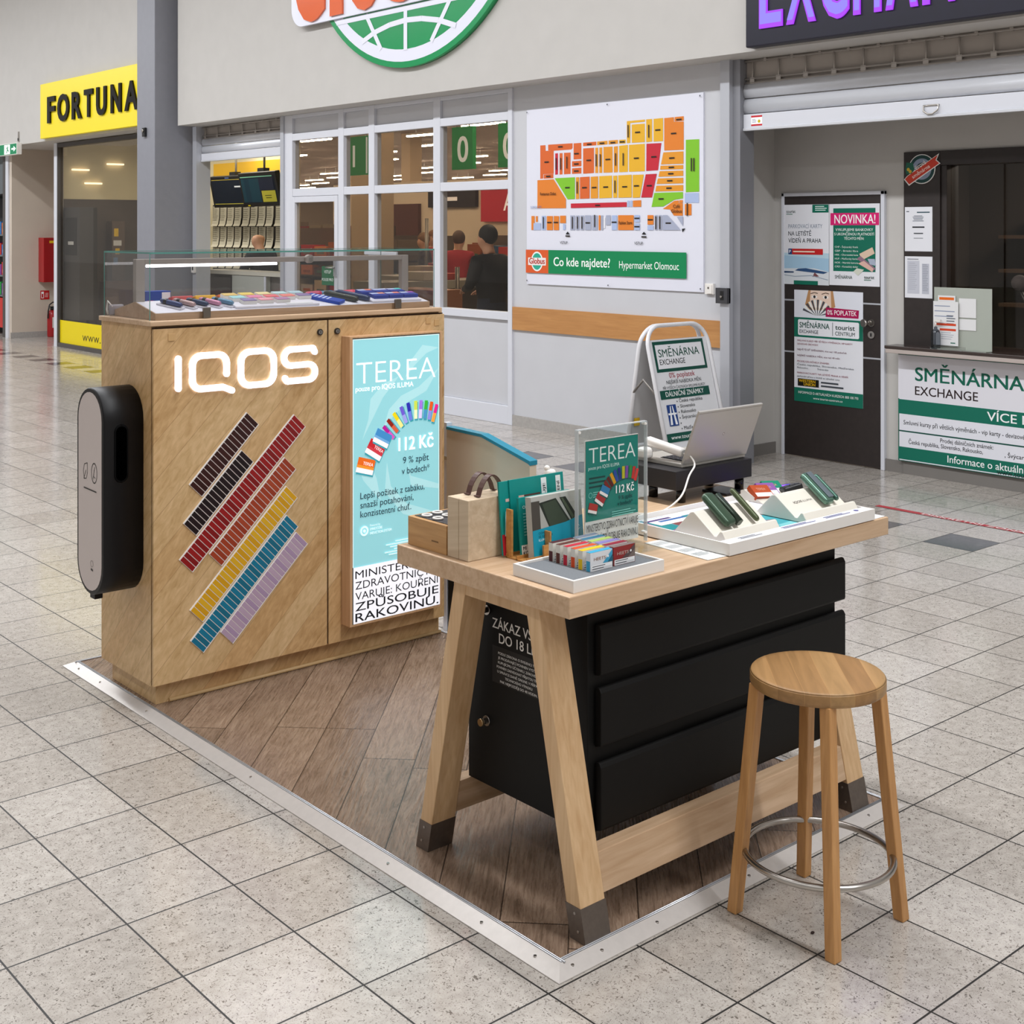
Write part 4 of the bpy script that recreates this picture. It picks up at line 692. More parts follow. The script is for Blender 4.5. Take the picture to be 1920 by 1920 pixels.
mb = MB(og); ym = 4.550; mb.box(2.130, 2.166, ym-.013, ym+.013, zb, 1.624, FR); mb.box(3.352, 3.386, ym-.013, ym+.013, zb, 1.624, FR); mb.box(2.166, 3.352, ym-.013, ym+.013, 1.604, 1.624, FR); fr = mb.build('lamp_frame', t, bevel=.002)
mb = MB(og); mb.cyl((2.175, ym-.004, 1.598), (2.735, ym-.004, 1.598), .0055, LED, n=12); mb.build('led_tube', fr)
mb = MB(og); mb.cyl((2.875, ym-.013, 1.615), (2.875, ym-.034, 1.615), .017, FR); mb.cyl((2.878, ym-.034, 1.615), (2.878, ym-.038, 1.615), .009, STEEL); mb.build('round_lock', fr)
for x in (2.322, 3.195):
    mb = MB(og); mb.box(x-.015, x+.015, gc-.012, gc, 1.408, 1.447, mat('clip_metal', '#7d766e', .35, metal=.9)); mb.build('glass_clip', t, bevel=.002)
# wooden gable riser inside
t = thing('display_riser', (2.75, 4.54, 1.4065), 'low oak gable riser with white sloped top inside the glass showcase', 'display stand'); og = t.location
xa, xb = 2.128, 3.376; prof = [(4.374, 1.4067), (4.716, 1.4067), (4.716, 1.430), (4.545, 1.466), (4.374, 1.430)]
mb = MB(og); mb.prism([(xa, y, z) for y, z in prof][::-1], (xb-xa, 0, 0), W_TABX); mb.build('wedge', t)
mb = MB(og); mb.box(xa+.002, xb-.002, 0, .175, 0, .0015, mat('riser_white', '#e8e6ee', .4)) if 0 else None
def slope(y): return 1.430 + (y-4.374)*.036/.171
mb.poly([(xa+.004, 4.376, slope(4.376)+.0008), (xb-.004, 4.376, slope(4.376)+.0008), (xb-.004, 4.545, slope(4.545)+.0008), (xa+.004, 4.545, slope(4.545)+.0008)], mat('riser_white', '#e8e6ee', .4)); 
q_ = mb; q_.build('top_sheet', t)
mb = MB(og); p = Print(mb, (3.20, 4.44, slope(4.44)+.001), (1, 0, 0), Vector((0, .171, .036)).normalized()); p.bars(.05, .03, .07, .006, 4, .012, '#8d90a6'); mb.build('printed_note', t)
SLX = math.atan2(.036, .171)
def on_slope(x, y, rz=0, dz=.0016): return Matrix.Translation((x, y, slope(y)+dz)) @ Matrix.Rotation(SLX, 4, 'X') @ Matrix.Rotation(rz, 4, 'Z')
def device(name, xf, L, w, h, m, label, cat='holder', group=None, capm=None, ring=None):
    """rounded pen shaped device lying along its own y"""
    mb = MB(xf.translation); mb.xf = xf
    def sec(y, k): return [(a*k, y, b) for a, b in rrect(-w/2, 0, w/2, h, h*.48, 4)]
    ys_ = [(-L/2, .55), (-L/2+.006, .92), (-L/2+.014, 1), (L/2-.014, 1), (L/2-.006, .92), (L/2, .55)]
    mb.rings([[(a*k, y, h/2 + (b-h/2)*k) for a, b in rrect(-w/2, 0, w/2, h, h*.48, 4)] for y, k in ys_][::-1], m)
    if capm: mb.rings([[(a*1.03, y, h/2 + (b-h/2)*1.03) for a, b in rrect(-w/2, 0, w/2, h, h*.48, 4)] for y in (L/2-.016, L/2-.030)], capm)
    o = mb.build(name); return tag(o, label, cat, group)
dv = [('#38446e', 'dark blue'), ('#b89a98', 'pinkish beige'), ('#2f3f5c', 'slate blue'), ('#c98aa6', 'pink'), ('#5f89a6', 'light steel blue')]
for k, (c, n_) in enumerate(dv):
    x = 2.228 + k*.053
    mb = MB((x, 4.45, slope(4.45))); mb.xf = on_slope(x, 4.45, R(30)); mb.box(-.016, .016, -.05, .055, .0, .006, mat('holder_base', '#d8d6de', .4)); base = tag(mb.build('device_cradle', bevel=.001), 'pale cradle under the %s pocket device in the showcase' % n_, 'cradle')
    device('pocket_device', on_slope(x, 4.45, R(30), .0085), .092, .022, .018, mat('device_' + c[1:], c, .3, metal=.25), '%s pocket device lying on the left of the showcase riser' % n_, 'device', 'pocket devices in the showcase', BLK)
# swatch tray
def bx(name, xf, q, m, label, cat, group=None, bevel=.001, extra=None):
    mb = MB(xf.translation); mb.xf = xf; mb.box(*q, m)
    if extra: extra(mb)
    return tag(mb.build(name, bevel=bevel), label, cat, group)
bx('swatch_tray', on_slope(2.65, 4.455), (-.185, .185, -.07, .075, 0, .008), mat('tray_white', '#e4e2ea', .35), 'flat white tray of pastel cap swatches in the showcase', 'tray')
sw = [['#e6c67a', '#ecd06a', '#e8d9a0', '#bfe0e2', '#b6d4de'], ['#a9dce0', '#e58cae', '#e9737a', '#ec8f86', '#8a7aa6'], ['#8f80b0', '#e9a2ae', '#b58ab0']]
nm = {'#e6c67a': 'sand', '#ecd06a': 'yellow', '#e8d9a0': 'cream', '#bfe0e2': 'ice blue', '#b6d4de': 'grey blue', '#a9dce0': 'aqua', '#e58cae': 'rose', '#e9737a': 'coral red', '#ec8f86': 'salmon', '#8a7aa6': 'dusky violet', '#8f80b0': 'violet', '#e9a2ae': 'pale pink', '#b58ab0': 'mauve'}
for r_, row in enumerate(sw):
    for k, c in enumerate(row):
        x = 2.502 + k*.074 + r_*.012 + (.0 if r_ < 2 else .012); y = 4.512 - r_*.042
        bx('colour_swatch', on_slope(x, y, 0, .0098), (-.030, .030, -.017, .017, 0, .013), WHT, '%s cap swatch on a clear block in the %s row of the white tray' % (nm[c], ('back', 'middle', 'front')[r_]), 'swatch', 'cap swatches in the showcase tray', extra=lambda m_, c=c: m_.box(-.029, .029, -.016, .016, .0131, .016, mat('sw_' + c[1:], c, .3)))
bx('printed_card', on_slope(2.75, 4.40, 0, .0098), (-.06, .06, -.008, .008, 0, .002), PAPER, 'thin white printed card at the front of the swatch tray', 'card')
bx('flat_pack', on_slope(2.905, 4.455, R(34)), (-.030, .030, -.075, .075, 0, .012), ink('#2f4fae'), 'bright blue striped flat pack beside the dark pens in the showcase', 'pack', extra=lambda m_: [m_.box(-.022, .022, -.02+k*.018, -.012+k*.018, .0121, .0128, ink('#cdd6f0')) for k in range(5)])
device('pocket_device', on_slope(2.985, 4.46, R(34), .003), .150, .026, .024, mat('device_moss', '#3a3f3a', .3, metal=.2), 'dark grey green pen device in the middle of the showcase', 'device', ring=1)
device('pocket_device', on_slope(3.045, 4.465, R(34), .003), .150, .026, .024, mat('device_navy', '#2a3a5c', .3, metal=.2), 'navy pen device in the middle of the showcase', 'device')
bx('pack_tray', on_slope(3.215, 4.455), (-.125, .125, -.072, .078, 0, .008), _m['tray_white'], 'white tray under six blue packs in the showcase', 'tray')
tones = [('#e0806a', 'coral'), ('#b9c4e6', 'pale blue'), ('#58c6c0', 'turquoise'), ('#e29a86', 'peach'), ('#e88a7a', 'salmon'), ('#a05ab8', 'purple')]
for k, (c, n_) in enumerate(tones):
    x = 3.130 + (k % 3)*.076 + (0 if k < 3 else .024); y = 4.495 if k < 3 else 4.435
    bx('tobacco_pack', on_slope(x, y, 0, .0098), (-.036, .036, -.024, .024, 0, .014), ink('#2a3f96'), 'blue pack with a %s corner, %s row of the tray in the showcase' % (n_, 'back' if k < 3 else 'front'), 'pack', 'blue packs in the showcase', extra=lambda m_, c=c: (m_.box(-.034, .034, .002, .022, .0141, .0146, ink('#b8c2e2')), m_.box(.004, .034, .002, .022, .0147, .0152, ink(c))))
# things on the far slope of the riser
def far_slope(x, y, rz=0, dz=.001): return Matrix.Translation((x, y, 1.466 - (y-4.545)*.0362/.171 + dz)) @ Matrix.Rotation(-SLX, 4, 'X') @ Matrix.Rotation(rz, 4, 'Z')
for k, (c, n_) in enumerate((('#c25a5c', 'red'), ('#e0b040', 'yellow'), ('#cf6a3a', 'orange'), ('#a84052', 'crimson'), ('#7c3a4e', 'wine red'), ('#a86a8a', 'dusty pink'))):
    bx('colour_case', far_slope(2.34 + k*.098, 4.592), (-.044, .044, -.018, .018, 0, .020), ink(c), '%s slim case at the back of the showcase riser' % n_, 'case', 'slim cases behind the riser ridge', bevel=.004)
for k, (c, n_) in enumerate((('#c23a62', 'deep pink'), ('#3f7fa0', 'blue'), ('#5a5a68', 'dark grey'), ('#e04a68', 'bright pink'), ('#b0a8b8', 'silver grey'), ('#6a5a78', 'plum grey'), ('#e6dcd0', 'ivory'))):
    x = 2.945 + k*.056
    device('pocket_device', far_slope(x, 4.600, R(70)), .07, .022, .024, mat('case_' + c[1:], c, .35), '%s rounded charger at the back of the showcase riser' % n_, 'charger', 'rounded chargers behind the riser ridge')
bx('product_carton', Matrix.Translation((2.262, 4.655, 1.4436)), (-.052, .052, -.03, .03, .0, .055), ink('#2a49a0'), 'blue carton with white label at the back left of the showcase', 'carton', extra=lambda m_: (m_.box(.015, .05, -.0305, -.030, .025, .050, ink('#e6eaf2')), m_.box(-.045, -.02, -.0305, -.030, .005, .02, ink('#c02a3a')), m_.box(-.012, .008, -.0305, -.030, .004, .02, ink('#5aa0dc'))))
t = thing('magnifier', (2.135, 4.727, 1.4065), 'small pale stand with a loop handle in the far left showcase corner', 'stand')
mb = MB(t.location); mb.box(2.110, 2.168, 4.7175, 4.736, 1.407, 1.448, mat('grey_cup', '#9c98a0', .4)); mb.build('cup', t, bevel=.006)
mb = MB(t.location); mb.tube([(2.120, 4.72, 1.44), (2.108, 4.733, 1.462), (2.106, 4.736, 1.43), (2.108, 4.73, 1.412)], .004, WHT); mb.build('loop', t)

# ================================================================== side panel with teal edge
t = thing('side_screen', (3.52, 4.15, 0), 'beige side screen with a teal top edge between counter and table', 'screen panel'); og = t.location
out = [(4.415, .33), (3.88, .33), (3.88, .797), (4.18, .868), (4.415, .873)]
mb = MB(og); mb.prism([(3.500, y, z) for y, z in out][::-1], (.035, 0, 0), mat('screen_beige', '#cfc0aa', .16)); mb.build('panel', t)
mb = MB(og); top = [(3.877, .790), (3.877, .808), (4.18, .880), (4.415, .885), (4.415, .873), (4.18, .868), (3.889, .797)]; mb.prism([(3.497, y, z) for y, z in top], (.041, 0, 0), mat('teal_edge', '#14809a', .35)); mb.build('edge_band', t)
mb = MB(og); mb.box(3.505, 3.535, 3.885, 4.41, .0, .33, BLACK); mb.build('kick_panel', t)
mb = MB(og); mb.box(3.503, 3.532, 4.418, 4.442, 0, .90, FRAMEW); mb.box(3.500, 3.534, 4.416, 4.444, .74, .755, STEEL); mb.build('post', t)

# ================================================================== table
H = .855
t = thing('trestle_table', (2.84, 2.61, .02), 'light oak trestle table with splayed metal shod legs', 'table'); og = t.location
mb = MB(og); mb.box(2.166, 3.518, 2.260, 2.956, H-.054, H, W_TABX); mb.build('tabletop', t, bevel=.003)
def legm(x0, x1, y, sgn, z0, z1, g=0):
    """sheared leg: near or far outer face at y on the floor, leaning inwards with height; returns mesh"""
    mb = MB(og); f = lambda z: y + sgn*.216*(z-.02); d = .050*sgn
    a = [(x0-g, f(z0)-g*sgn, z0), (x1+g, f(z0)-g*sgn, z0), (x1+g, f(z0)+d+g*sgn, z0), (x0-g, f(z0)+d+g*sgn, z0)]; b = [(x0-g, f(z1)-g*sgn, z1), (x1+g, f(z1)-g*sgn, z1), (x1+g, f(z1)+d+g*sgn, z1), (x0-g, f(z1)+d+g*sgn, z1)]
    m = SHOE if g else W_LEG
    if sgn > 0: mb.rings([a, b], m, sm=False)
    else: mb.rings([b, a], m, sm=False)
    return mb
for x0, x1 in ((2.197, 2.280), (3.294, 3.374)):
    for y, s in ((2.236, 1), (2.905, -1)):
        l = legm(x0, x1, y, s, .021, H-.054).build('leg', t, bevel=.002); sh = legm(x0, x1, y, s, .0205, .101, .0015); f_ = y + s*.01
        sh.cyl((x0-.0015, y+s*.024, .045), (x0-.003, y+s*.024, .045), .0035, STEEL, n=8); sh.cyl((x0-.0015, y+s*.036, .085), (x0-.003, y+s*.036, .085), .0035, STEEL, n=8); sh.build('leg_shoe', l)
for y, s in ((2.236, 1), (2.905, -1)):
    z0, z1 = .112, .205; f = lambda z: y + s*.216*(z-.02)
    mb = MB(og); r1 = [(2.280, f(z0)+.002*s, z0), (2.280, f(z1)+.002*s, z1), (2.280, f(z1)+.046*s, z1), (2.280, f(z0)+.046*s, z0)]; r2 = [(3.294, b, c) for a, b, c in r1]
    mb.rings([r1, r2] if s < 0 else [r2, r1], W_TABX, sm=False); mb.build('stretcher', t, bevel=.002)
for x0, x1 in ((2.199, 2.278), (3.296, 3.372)):
    mb = MB(og); mb.box(x0, x1, 2.40, 2.742, H-.092, H-.055, W_LEG); mb.build('head_rail', t)
# drawer cabinet
t = thing('drawer_cabinet', (2.85, 2.6, .207), 'matt black drawer cabinet hung between the table legs', 'cabinet'); og = t.location
mb = MB(og); mb.box(2.318, 3.372, 2.352, 2.825, .208, .798, BLACK); mb.build('body', t, bevel=.002)
for z0, z1 in ((.605, .738), (.425, .578), (.212, .389)):
    mb = MB(og); 
    mb.rings([[(x, y, z) for y, z in ((2.350, z0), (2.330, z0+.006), (2.328, z0+.012), (2.328, z1-.012), (2.334, z1-.002), (2.340, z1), (2.350, z1-.004))] for x in (2.342, 3.392)][::-1], BLACK, sm=False); mb.build('drawer', t, bevel=.002)
for z in (.690, .385):
    mb = MB(og); mb.cyl((2.318, 2.745, z), (2.314, 2.745, z), .014, STEEL); mb.cyl((2.314, 2.745, z), (2.300, 2.745, z), .008, mat('dark_steel', '#4c4640')); mb.cyl((2.300, 2.745, z), (2.292, 2.745, z), .010, mat('brass_cap', '#b59a72', .3, metal=.9)); mb.build('lock_knob', t)
mb = MB(og); p = px(mb, 2.318, 2.722, 0, lift=.0004); p.rect(.0, .50, .21, .60, '#1e1c1b'); p.text('ZÁKAZ VSTUPU', .0, .648, .026, '#e4e2de', w=.25, bold=.02); p.text('DO 18 LET', .028, .611, .026, '#e4e2de', w=.17, bold=.02)
for k, s in enumerate(('PODLE ZÁKONA O EVIDENCI TRŽEB', 'JE PRODÁVAJÍCÍ POVINEN VYSTAVIT', 'KUPUJÍCÍMU ÚČTENKU. ZÁROVEŇ JE', 'POVINEN ZAEVIDOVAT PŘIJATOU TRŽBU', 'U SPRÁVCE DANĚ ONLINE; V PŘÍPADĚ', 'TECHNICKÉHO VÝPADKU', 'PAK NEJPOZDĚJI DO 48 HODIN.')): p.text(s, .11, .580 - k*.0125, .0065, '#d6d4d0', w=(.17, .17, .17, .18, .175, .11, .15)[k], bold=.02, al='c')
mb.build('printed_notice', t)

# ================================================================== stool
t = thing('wooden_stool', (2.772, 1.983, 0), 'round ash stool with a steel foot ring in front of the table', 'stool'); og = t.location
mb = MB(og); mb.lathe((2.768, 1.983, 0), [(.001, .583), (.163, .583), (.1675, .588)], W_SEAT, n=64); mb.lathe((2.768, 1.983, 0), [(.1675, .588), (.168, .590), (.168, .612), (.1672, .614)], W_SEAT, n=64); mb.lathe((2.768, 1.983, 0), [(.1672, .614), (.164, .6175), (.150, .6175), (.08, .6155), (.001, .6145)], W_SEAT, n=64); mb.build('seat', t)
for sx, sy in ((-1, 1), (-1, -1), (1, -1), (1, 1)):
    mb = MB(og); tx, ty = 2.768 + sx*.106, 1.983 + sy*.106; bx_, by_ = 2.770 + sx*.1445, 1.984 + sy*.148
    a = [(bx_+i*.0145, by_+j*.0145, .0005) for i, j in ((-1, -1), (1, -1), (1, 1), (-1, 1))]; b = [(tx+i*.015, ty+j*.015, .585) for i, j in ((-1, -1), (1, -1), (1, 1), (-1, 1))]
    mb.rings([a, b], W_STOOL, sm=False); mb.build('leg', t, bevel=.0025)
mb = MB(og); mb.tube([(2.770 + .184*math.cos(2*math.pi*k/64), 1.983 + .184*math.sin(2*math.pi*k/64), .160) for k in range(64)], .0085, STEEL, n=12, closed=True); mb.build('foot_ring', t)
mb = MB((2.62, 1.98, 0)); mb.ball((2.688, 1.940, .003), .006, mat('crumb', '#2a1710', .8), (1, .7, .45)); tag(mb.build('crumb'), 'tiny dark crumb on the floor tile under the stool', 'crumb')

# ================================================================== things on the table
mb = MB((2.25, 2.84, H)); o = thing('organiser_box', (2.26, 2.83, H), 'low oak box with black ring insert at the far left table corner', 'box'); og = o.location
mb = MB(og); mb.box(2.191, 2.36, 2.765, 2.937, H+.0005, H+.079, W_ORG); mb.box(2.1905, 2.1910, 2.80, 2.83, .882, .886, ink('#7a5a38')); mb.build('box', o, bevel=.006)
mb = MB(og); mb.box(2.205, 2.35, 2.775, 2.925, H+.079, H+.0805, mat('insert_navy', '#20242c', .3)); mb.build('insert', o)
for x, y in ((2.225, 2.895), (2.225, 2.845), (2.27, 2.905), (2.27, 2.86), (2.315, 2.87)):
    mb = MB(og); mb.tube([(x + .013*math.cos(2*math.pi*k/20), y + .013*math.sin(2*math.pi*k/20), H+.083) for k in range(20)], .003, WHT, n=8, closed=True); mb.build('ring', o)
o = thing('handled_case', (2.26, 2.71, H), 'pale striped wooden case with a brown leather strap handle', 'case'); og = o.location
mb = MB(og); mb.box(2.191, 2.345, 2.672, 2.712, H+.0005, 1.017, W_PALE); mb.box(2.191, 2.345, 2.7135, 2.760, H+.0005, 1.017, W_PALE); mb.box(2.193, 2.343, 2.710, 2.715, H+.002, 1.016, mat('seam_dark', '#5a4634', .7)); mb.build('case_body', o, bevel=.0015)
LEA = mat('brown_leather', '#4a2a20', .5)
for y in (2.692, 2.734):
    mb = MB(og); pts = [(2.235 + .10*k/14, 1.019 + .052*math.sin(math.pi*min(1, max(0, (k-1)/12)))**.7) for k in range(15)]
    mb.rings([[(x, y-.010, z), (x, y+.010, z), (x, y+.010, z+.003), (x, y-.010, z+.003)] for x, z in pts], LEA, sm=False); mb.build('strap', o)
# brochures in a wooden rack
o = thing('brochure_rack', (2.40, 2.60, H), 'slim oak rack holding brochures beside the handled case', 'rack'); og = o.location
mb = MB(og)
for y in (2.6405, 2.600, 2.5605): mb.box(2.30, 2.53, y, y+.004, H+.0005, H+.012, wood('rack_oak', '#d29a58', '#a06c34', (1, 0, 0), (0, 1, 0), (0, 0, 1)))
mb.box(2.30, 2.53, 2.562, 2.648, H+.0005, H+.004, _m['rack_oak']); mb.build('rack', o)
mb = MB(og)
for x, y, hh in ((2.303, 2.632, .13), (2.350, 2.592, .095), (2.372, 2.556, .075)): mb.box(x, x+.006, y-.006, y+.016, H+.0005, H+hh, _m['rack_oak'])
mb.build('rack_post', o)
def brochure(name, x0, y, w, h, th, m, label, fn, tilt=6, z0=H+.005):
    xf = Matrix.Translation((x0, y, z0)) @ Matrix.Rotation(-R(tilt), 4, 'X'); mb = MB((x0, y, z0)); mb.xf = xf; mb.box(0, w, -th, 0, 0, h, m)
    p = Print(mb, (0, -th, 0), (1, 0, 0), (0, 0, 1)); fn(p); return tag(mb.build(name), label, 'brochure')
TE = ink('#0f8a84')
def b_a(p): p.rect(0, 0, .10, .055, '#a81e2c'); p.rect(.02, .14, .055, .148, '#d8b8b0'); p.line([(.012, .05), (.02, .115)], .004, '#d8e6e4')
brochure('brochure', 2.292, 2.652, .10, .195, .006, TE, 'teal brochure with a red lower half, leftmost in the rack', b_a)
def b_b(p): p.rect(.03, .14, .11, .152, '#5c4038'); p.rect(.03, .14, .05, .152, '#e0b8a8'); p.rect(.115, .09, .135, .19, '#eceeee'); p.rect(.17, .09, .188, .19, '#eceeee'); [p.text(s_, a_, .10, .009, '#15161c', w=.075, rot=R(90), bold=.03) for s_, a_ in (('VARUJE', .129), ('KOUŘENÍ', .183))]
brochure('brochure', 2.325, 2.647, .200, .197, .006, TE, 'tall teal brochure with white warning strips at the back of the rack', b_b)
def b_c(p): p.rect(0, 0, .19, .03, '#f0eee8'); p.text('MI', .005, .017, .009, '#15161c', bold=.03); p.text('KO', .005, .004, .009, '#15161c', bold=.03); p.text('Objev', .012, .125, .008, '#e2f2f0', w=.03); p.bars(.012, .11, .03, .003, 8, .008, '#79c0bc')
brochure('brochure', 2.322, 2.612, .190, .155, .008, TE, 'teal booklet with a white foot behind the grey picture box', b_c)
def b_d(p):
    p.rect(0, 0, .185, .132, '#a9aaa4'); p.rect(0, 0, .03, .148, '#4a4640')
    f = lambda pts, c: p.poly([(a, b + .014) for a, b in pts], c)
    f([(.028, .128), (.090, .134), (.150, .052), (.075, .030)], '#262e26'); f([(.040, .124), (.088, .130), (.132, .066), (.070, .048)], '#3c4739'); f([(.070, .048), (.132, .066), (.138, .056), (.080, .034)], '#56624e'); f([(.105, .046), (.126, .052), (.128, .064), (.104, .060)], '#a9b09e')
    f([(.104, .134), (.126, .134), (.164, .080), (.146, .064)], '#20271f'); f([(.108, .132), (.116, .132), (.154, .078), (.148, .070)], '#47523f'); f([(.146, .066), (.164, .080), (.176, .058), (.160, .044)], '#d9cfc6')
    p.poly([(0, 0), (.185, 0), (.185, .092), (.12, .080), (0, .072)], '#1593ae'); p.text('ODMĚŇTE', .02, .060, .006, '#0d3c48', w=.045); p.text('SE NOVÝM', .02, .051, .006, '#0d3c48', w=.05); p.text('ILUMA', .02, .042, .006, '#d6eef2', w=.03); p.ring(.165, .06, .006, .0015, '#bfe6ee', t0=.3, t1=6)
brochure('picture_box', 2.330, 2.588, .185, .160, .022, ink('#b4b4ae'), 'grey and turquoise box picturing a dark green device in the rack', b_d, 5)
brochure('wood_tile', 2.352, 2.555, .150, .040, .006, _m['rack_oak'], 'small oak block in front of the picture box', lambda p: None, 4, H+.0006)
o = thing('pump_bottle', (2.722, 2.925, H), 'white pump bottle at the back edge behind the brochures', 'bottle')
mb = MB(o.location); mb.lathe((2.722, 2.925, H), [(.022, .0005), (.024, .005), (.024, .105), (.018, .118), (.010, .124)], glass_material('bottle_plastic')); mb.build('bottle_body', o)
mb = MB(o.location); mb.lathe((2.722, 2.925, H), [(.011, .122), (.017, .124), (.017, .143), (.012, .147)], WHT); mb.ball((2.714, 2.93, H+.151), .009, WHT); mb.build('pump', o)
# white tray with felt and packs
o = thing('pack_tray', (2.36, 2.39, H), 'shallow white tray with a grey felt floor at the near table corner', 'tray'); og = o.location
mb = MB(og); x0, x1, y0, y1 = 2.196, 2.520, 2.277, 2.498; z1 = H+.030
for q in ((x0, x1, y0, y0+.008), (x0, x1, y1-.008, y1), (x0, x0+.008, y0+.008, y1-.008), (x1-.008, x1, y0+.008, y1-.008)): mb.box(*q, H+.0005, z1, WHT)
mb.box(x0+.008, x1-.008, y0+.008, y1-.008, H+.0005, H+.018, WHT); mb.build('tray_body', o)
mb = MB(og); mb.box(x0+.009, x1-.009, y0+.009, y1-.009, H+.018, H+.0245, mat('grey_felt', '#74787c', .95, noise=.2, nscale=400)); mb.build('felt', o)
zf = H+.0248
def heets(x, y, cols, word, label, dark=False):
    t_ = thing('tobacco_pack', (x, y, zf), label, 'pack', 'small packs standing in the white tray'); w, d, h = .078, .0155, .047
    mb = MB(t_.location); mb.box(x, x+w, y, y+d, zf, zf+h, mat('pack_' + cols[0][1:], cols[0], .35)); mb.box(x-.0003, x, y+.001, y+d-.001, zf, zf+h*.55, ink(cols[1])); p = py(mb, y, x, zf)
    if dark: p.poly([(.03, .016), (.078, .016), (.078, .047)], '#5a4a4a'); p.poly([(.052, .016), (.078, .016), (.078, .034)], '#786a64')
    else: p.poly([(.043, .016), (.078, .016), (.078, .047)], cols[1]); p.poly([(.060, .016), (.078, .016), (.078, .034)], cols[2])
    p.text(word, .012, .026, .0075, '#c8b8ae' if dark else '#8c5a34', w=.042, bold=.0); p.disc(.062, .031, .003, '#f4f4f4', 10); p.rect(.002, .001, .076, .015, '#f1f1f1'); p.rect(.003, .0022, .075, .0075, '#d8d8da'); p.bars(.006, .0105, .062, .0018, 1, .01, '#3c3c40'); p.bars(.006, .0045, .055, .0018, 1, .01, '#3c3c40')
    mb.build('carton', t_)
    mb = MB(t_.location); mb.box(x, x+w, y, y+d, zf+h, zf+h+.0006, ink(cols[1])); mb.build('coloured_lid', t_)
    return t_
A = [(2.324, ('#dcdde0', '#3c9cc0', '#1d5f78'), 'HEETS', 'white and turquoise pack, frontmost of the left row in the tray', 0), (2.352, ('#dcd8d0', '#e0b90c', '#b89a10'), 'HEETS', 'yellow edged pack, second from the front of the left row', 0), (2.379, ('#dcd8d0', '#cf4a1c', '#b03a10'), 'HEETS', 'orange edged pack, third from the front of the left row', 0), (2.407, ('#dcd8d0', '#b81c34', '#901428'), 'HEETS', 'crimson edged pack, fourth from the front of the left row', 0), (2.434, ('#dcd8d0', '#5a2c24', '#40201a'), 'HEETS', 'brown edged pack, fifth from the front of the left row', 0), (2.461, ('#dcd8d0', '#4a1c24', '#38141a'), 'HEETS', 'wine brown edged pack, hindmost of the left row in the tray', 0)]
B = [(2.327, ('#8e1c1e', '#7a6a68', '#786a64'), 'HEETS', 'dark red pack, frontmost of the right row in the tray', 1), (2.353, ('#dcd8d8', '#8c2034', '#701828'), 'HEETS', 'maroon topped pack, second from the front of the right row', 0), (2.379, ('#dcd8d8', '#8076b4', '#685e9c'), 'HEETS', 'lilac topped pack, third from the front of the right row', 0), (2.406, ('#dcd8d8', '#a4bc5c', '#8aa24a'), 'HEETS', 'light green topped pack, fourth from the front of the right row', 0), (2.433, ('#d6dade', '#2f6c88', '#24566e'), 'HEETS', 'petrol blue topped pack, fifth from the front of the right row', 0), (2.460, ('#d6dade', '#6a7484', '#545e6c'), 'HEETS', 'slate grey topped pack, hindmost of the right row in the tray', 0)]
for y, c, wd, lb_, dk in A: heets(2.300, y, c, wd, lb_, dk)
for y, c, wd, lb_, dk in B: heets(2.386, y, c, wd, lb_, dk)
# acrylic poster stand
o = thing('acrylic_stand', (2.58, 2.53, H), 'clear acrylic stand with a teal price poster on the table', 'poster stand'); og = o.location
ACR = glass_material('acrylic', '#fafcfc', .985, .6)
mb = MB(og); mb.box(2.444, 2.714, 2.517, 2.5195, H+.004, 1.196, ACR); mb.box(2.444, 2.714, 2.5245, 2.527, H+.004, 1.196, ACR); mb.box(2.46, 2.70, 2.44, 2.57, H+.0005, H+.004, ACR); mb.build('acrylic_sleeve', o)
EDG = mat('acrylic_edge', '#d5dcdf', .2); EDG.node_tree.nodes['Principled BSDF'].inputs['Alpha'].default_value = .55
mb = MB(og)
for x in (2.444, 2.714): mb.box(x-.0012, x+.0012, 2.516, 2.528, H+.004, 1.196, EDG)
mb.box(2.444, 2.714, 2.516, 2.528, 1.195, 1.1975, EDG)
for x in (2.45, 2.708):
    for z in (1.19, H+.03): mb.cyl((x, 2.515, z), (x, 2.529, z), .004, WHT, n=10)
mb.build('edge_frame', o)
mb = MB(og); mb.box(2.474, 2.682, 2.5205, 2.5235, H+.018, 1.164, ink('#f0eeea')); p = py(mb, 2.5205, 2.474, H+.018); T2 = '#0d8478'
p.rect(.001, .072, .207, .290, '#c8503c'); p.rect(.0015, .072, .2065, .2895, T2); p.text('TEREA', .014, .228, .042, '#f6f6f4', w=.182, bold=-.010); p.text('pouze pro IQOS ILUMA', .012, .211, .009, '#dcefec', w=.12, bold=.015)
p.bars(.014, .185, .085, .005, 3, .012, '#0a3f3c'); p.ring(.02, .142, .006, .0015, '#7cc4ba'); p.bars(.03, .147, .04, .0025, 3, .006, '#7cc4ba')
def pk(cx, cz, ang, L, w, cs, band=0):
    c, s = math.cos(ang), math.sin(ang); f = lambda a, b: (cx + a*c - b*s, cz + a*s + b*c)
    p.poly([f(-w/2+.003, -L/2-.004), f(w/2+.003, -L/2-.004), f(w/2+.003, L/2-.003), f(-w/2+.003, L/2-.003)], '#0a5a54'); p.poly([f(-w/2, -L/2), f(w/2, -L/2), f(w/2, L/2), f(-w/2, L/2)], cs)
    if band: p.poly([f(-w/2, -L/2), f(w/2, -L/2), f(w/2, -L*.2), f(-w/2, -L*.2)], '#f0e8e6')
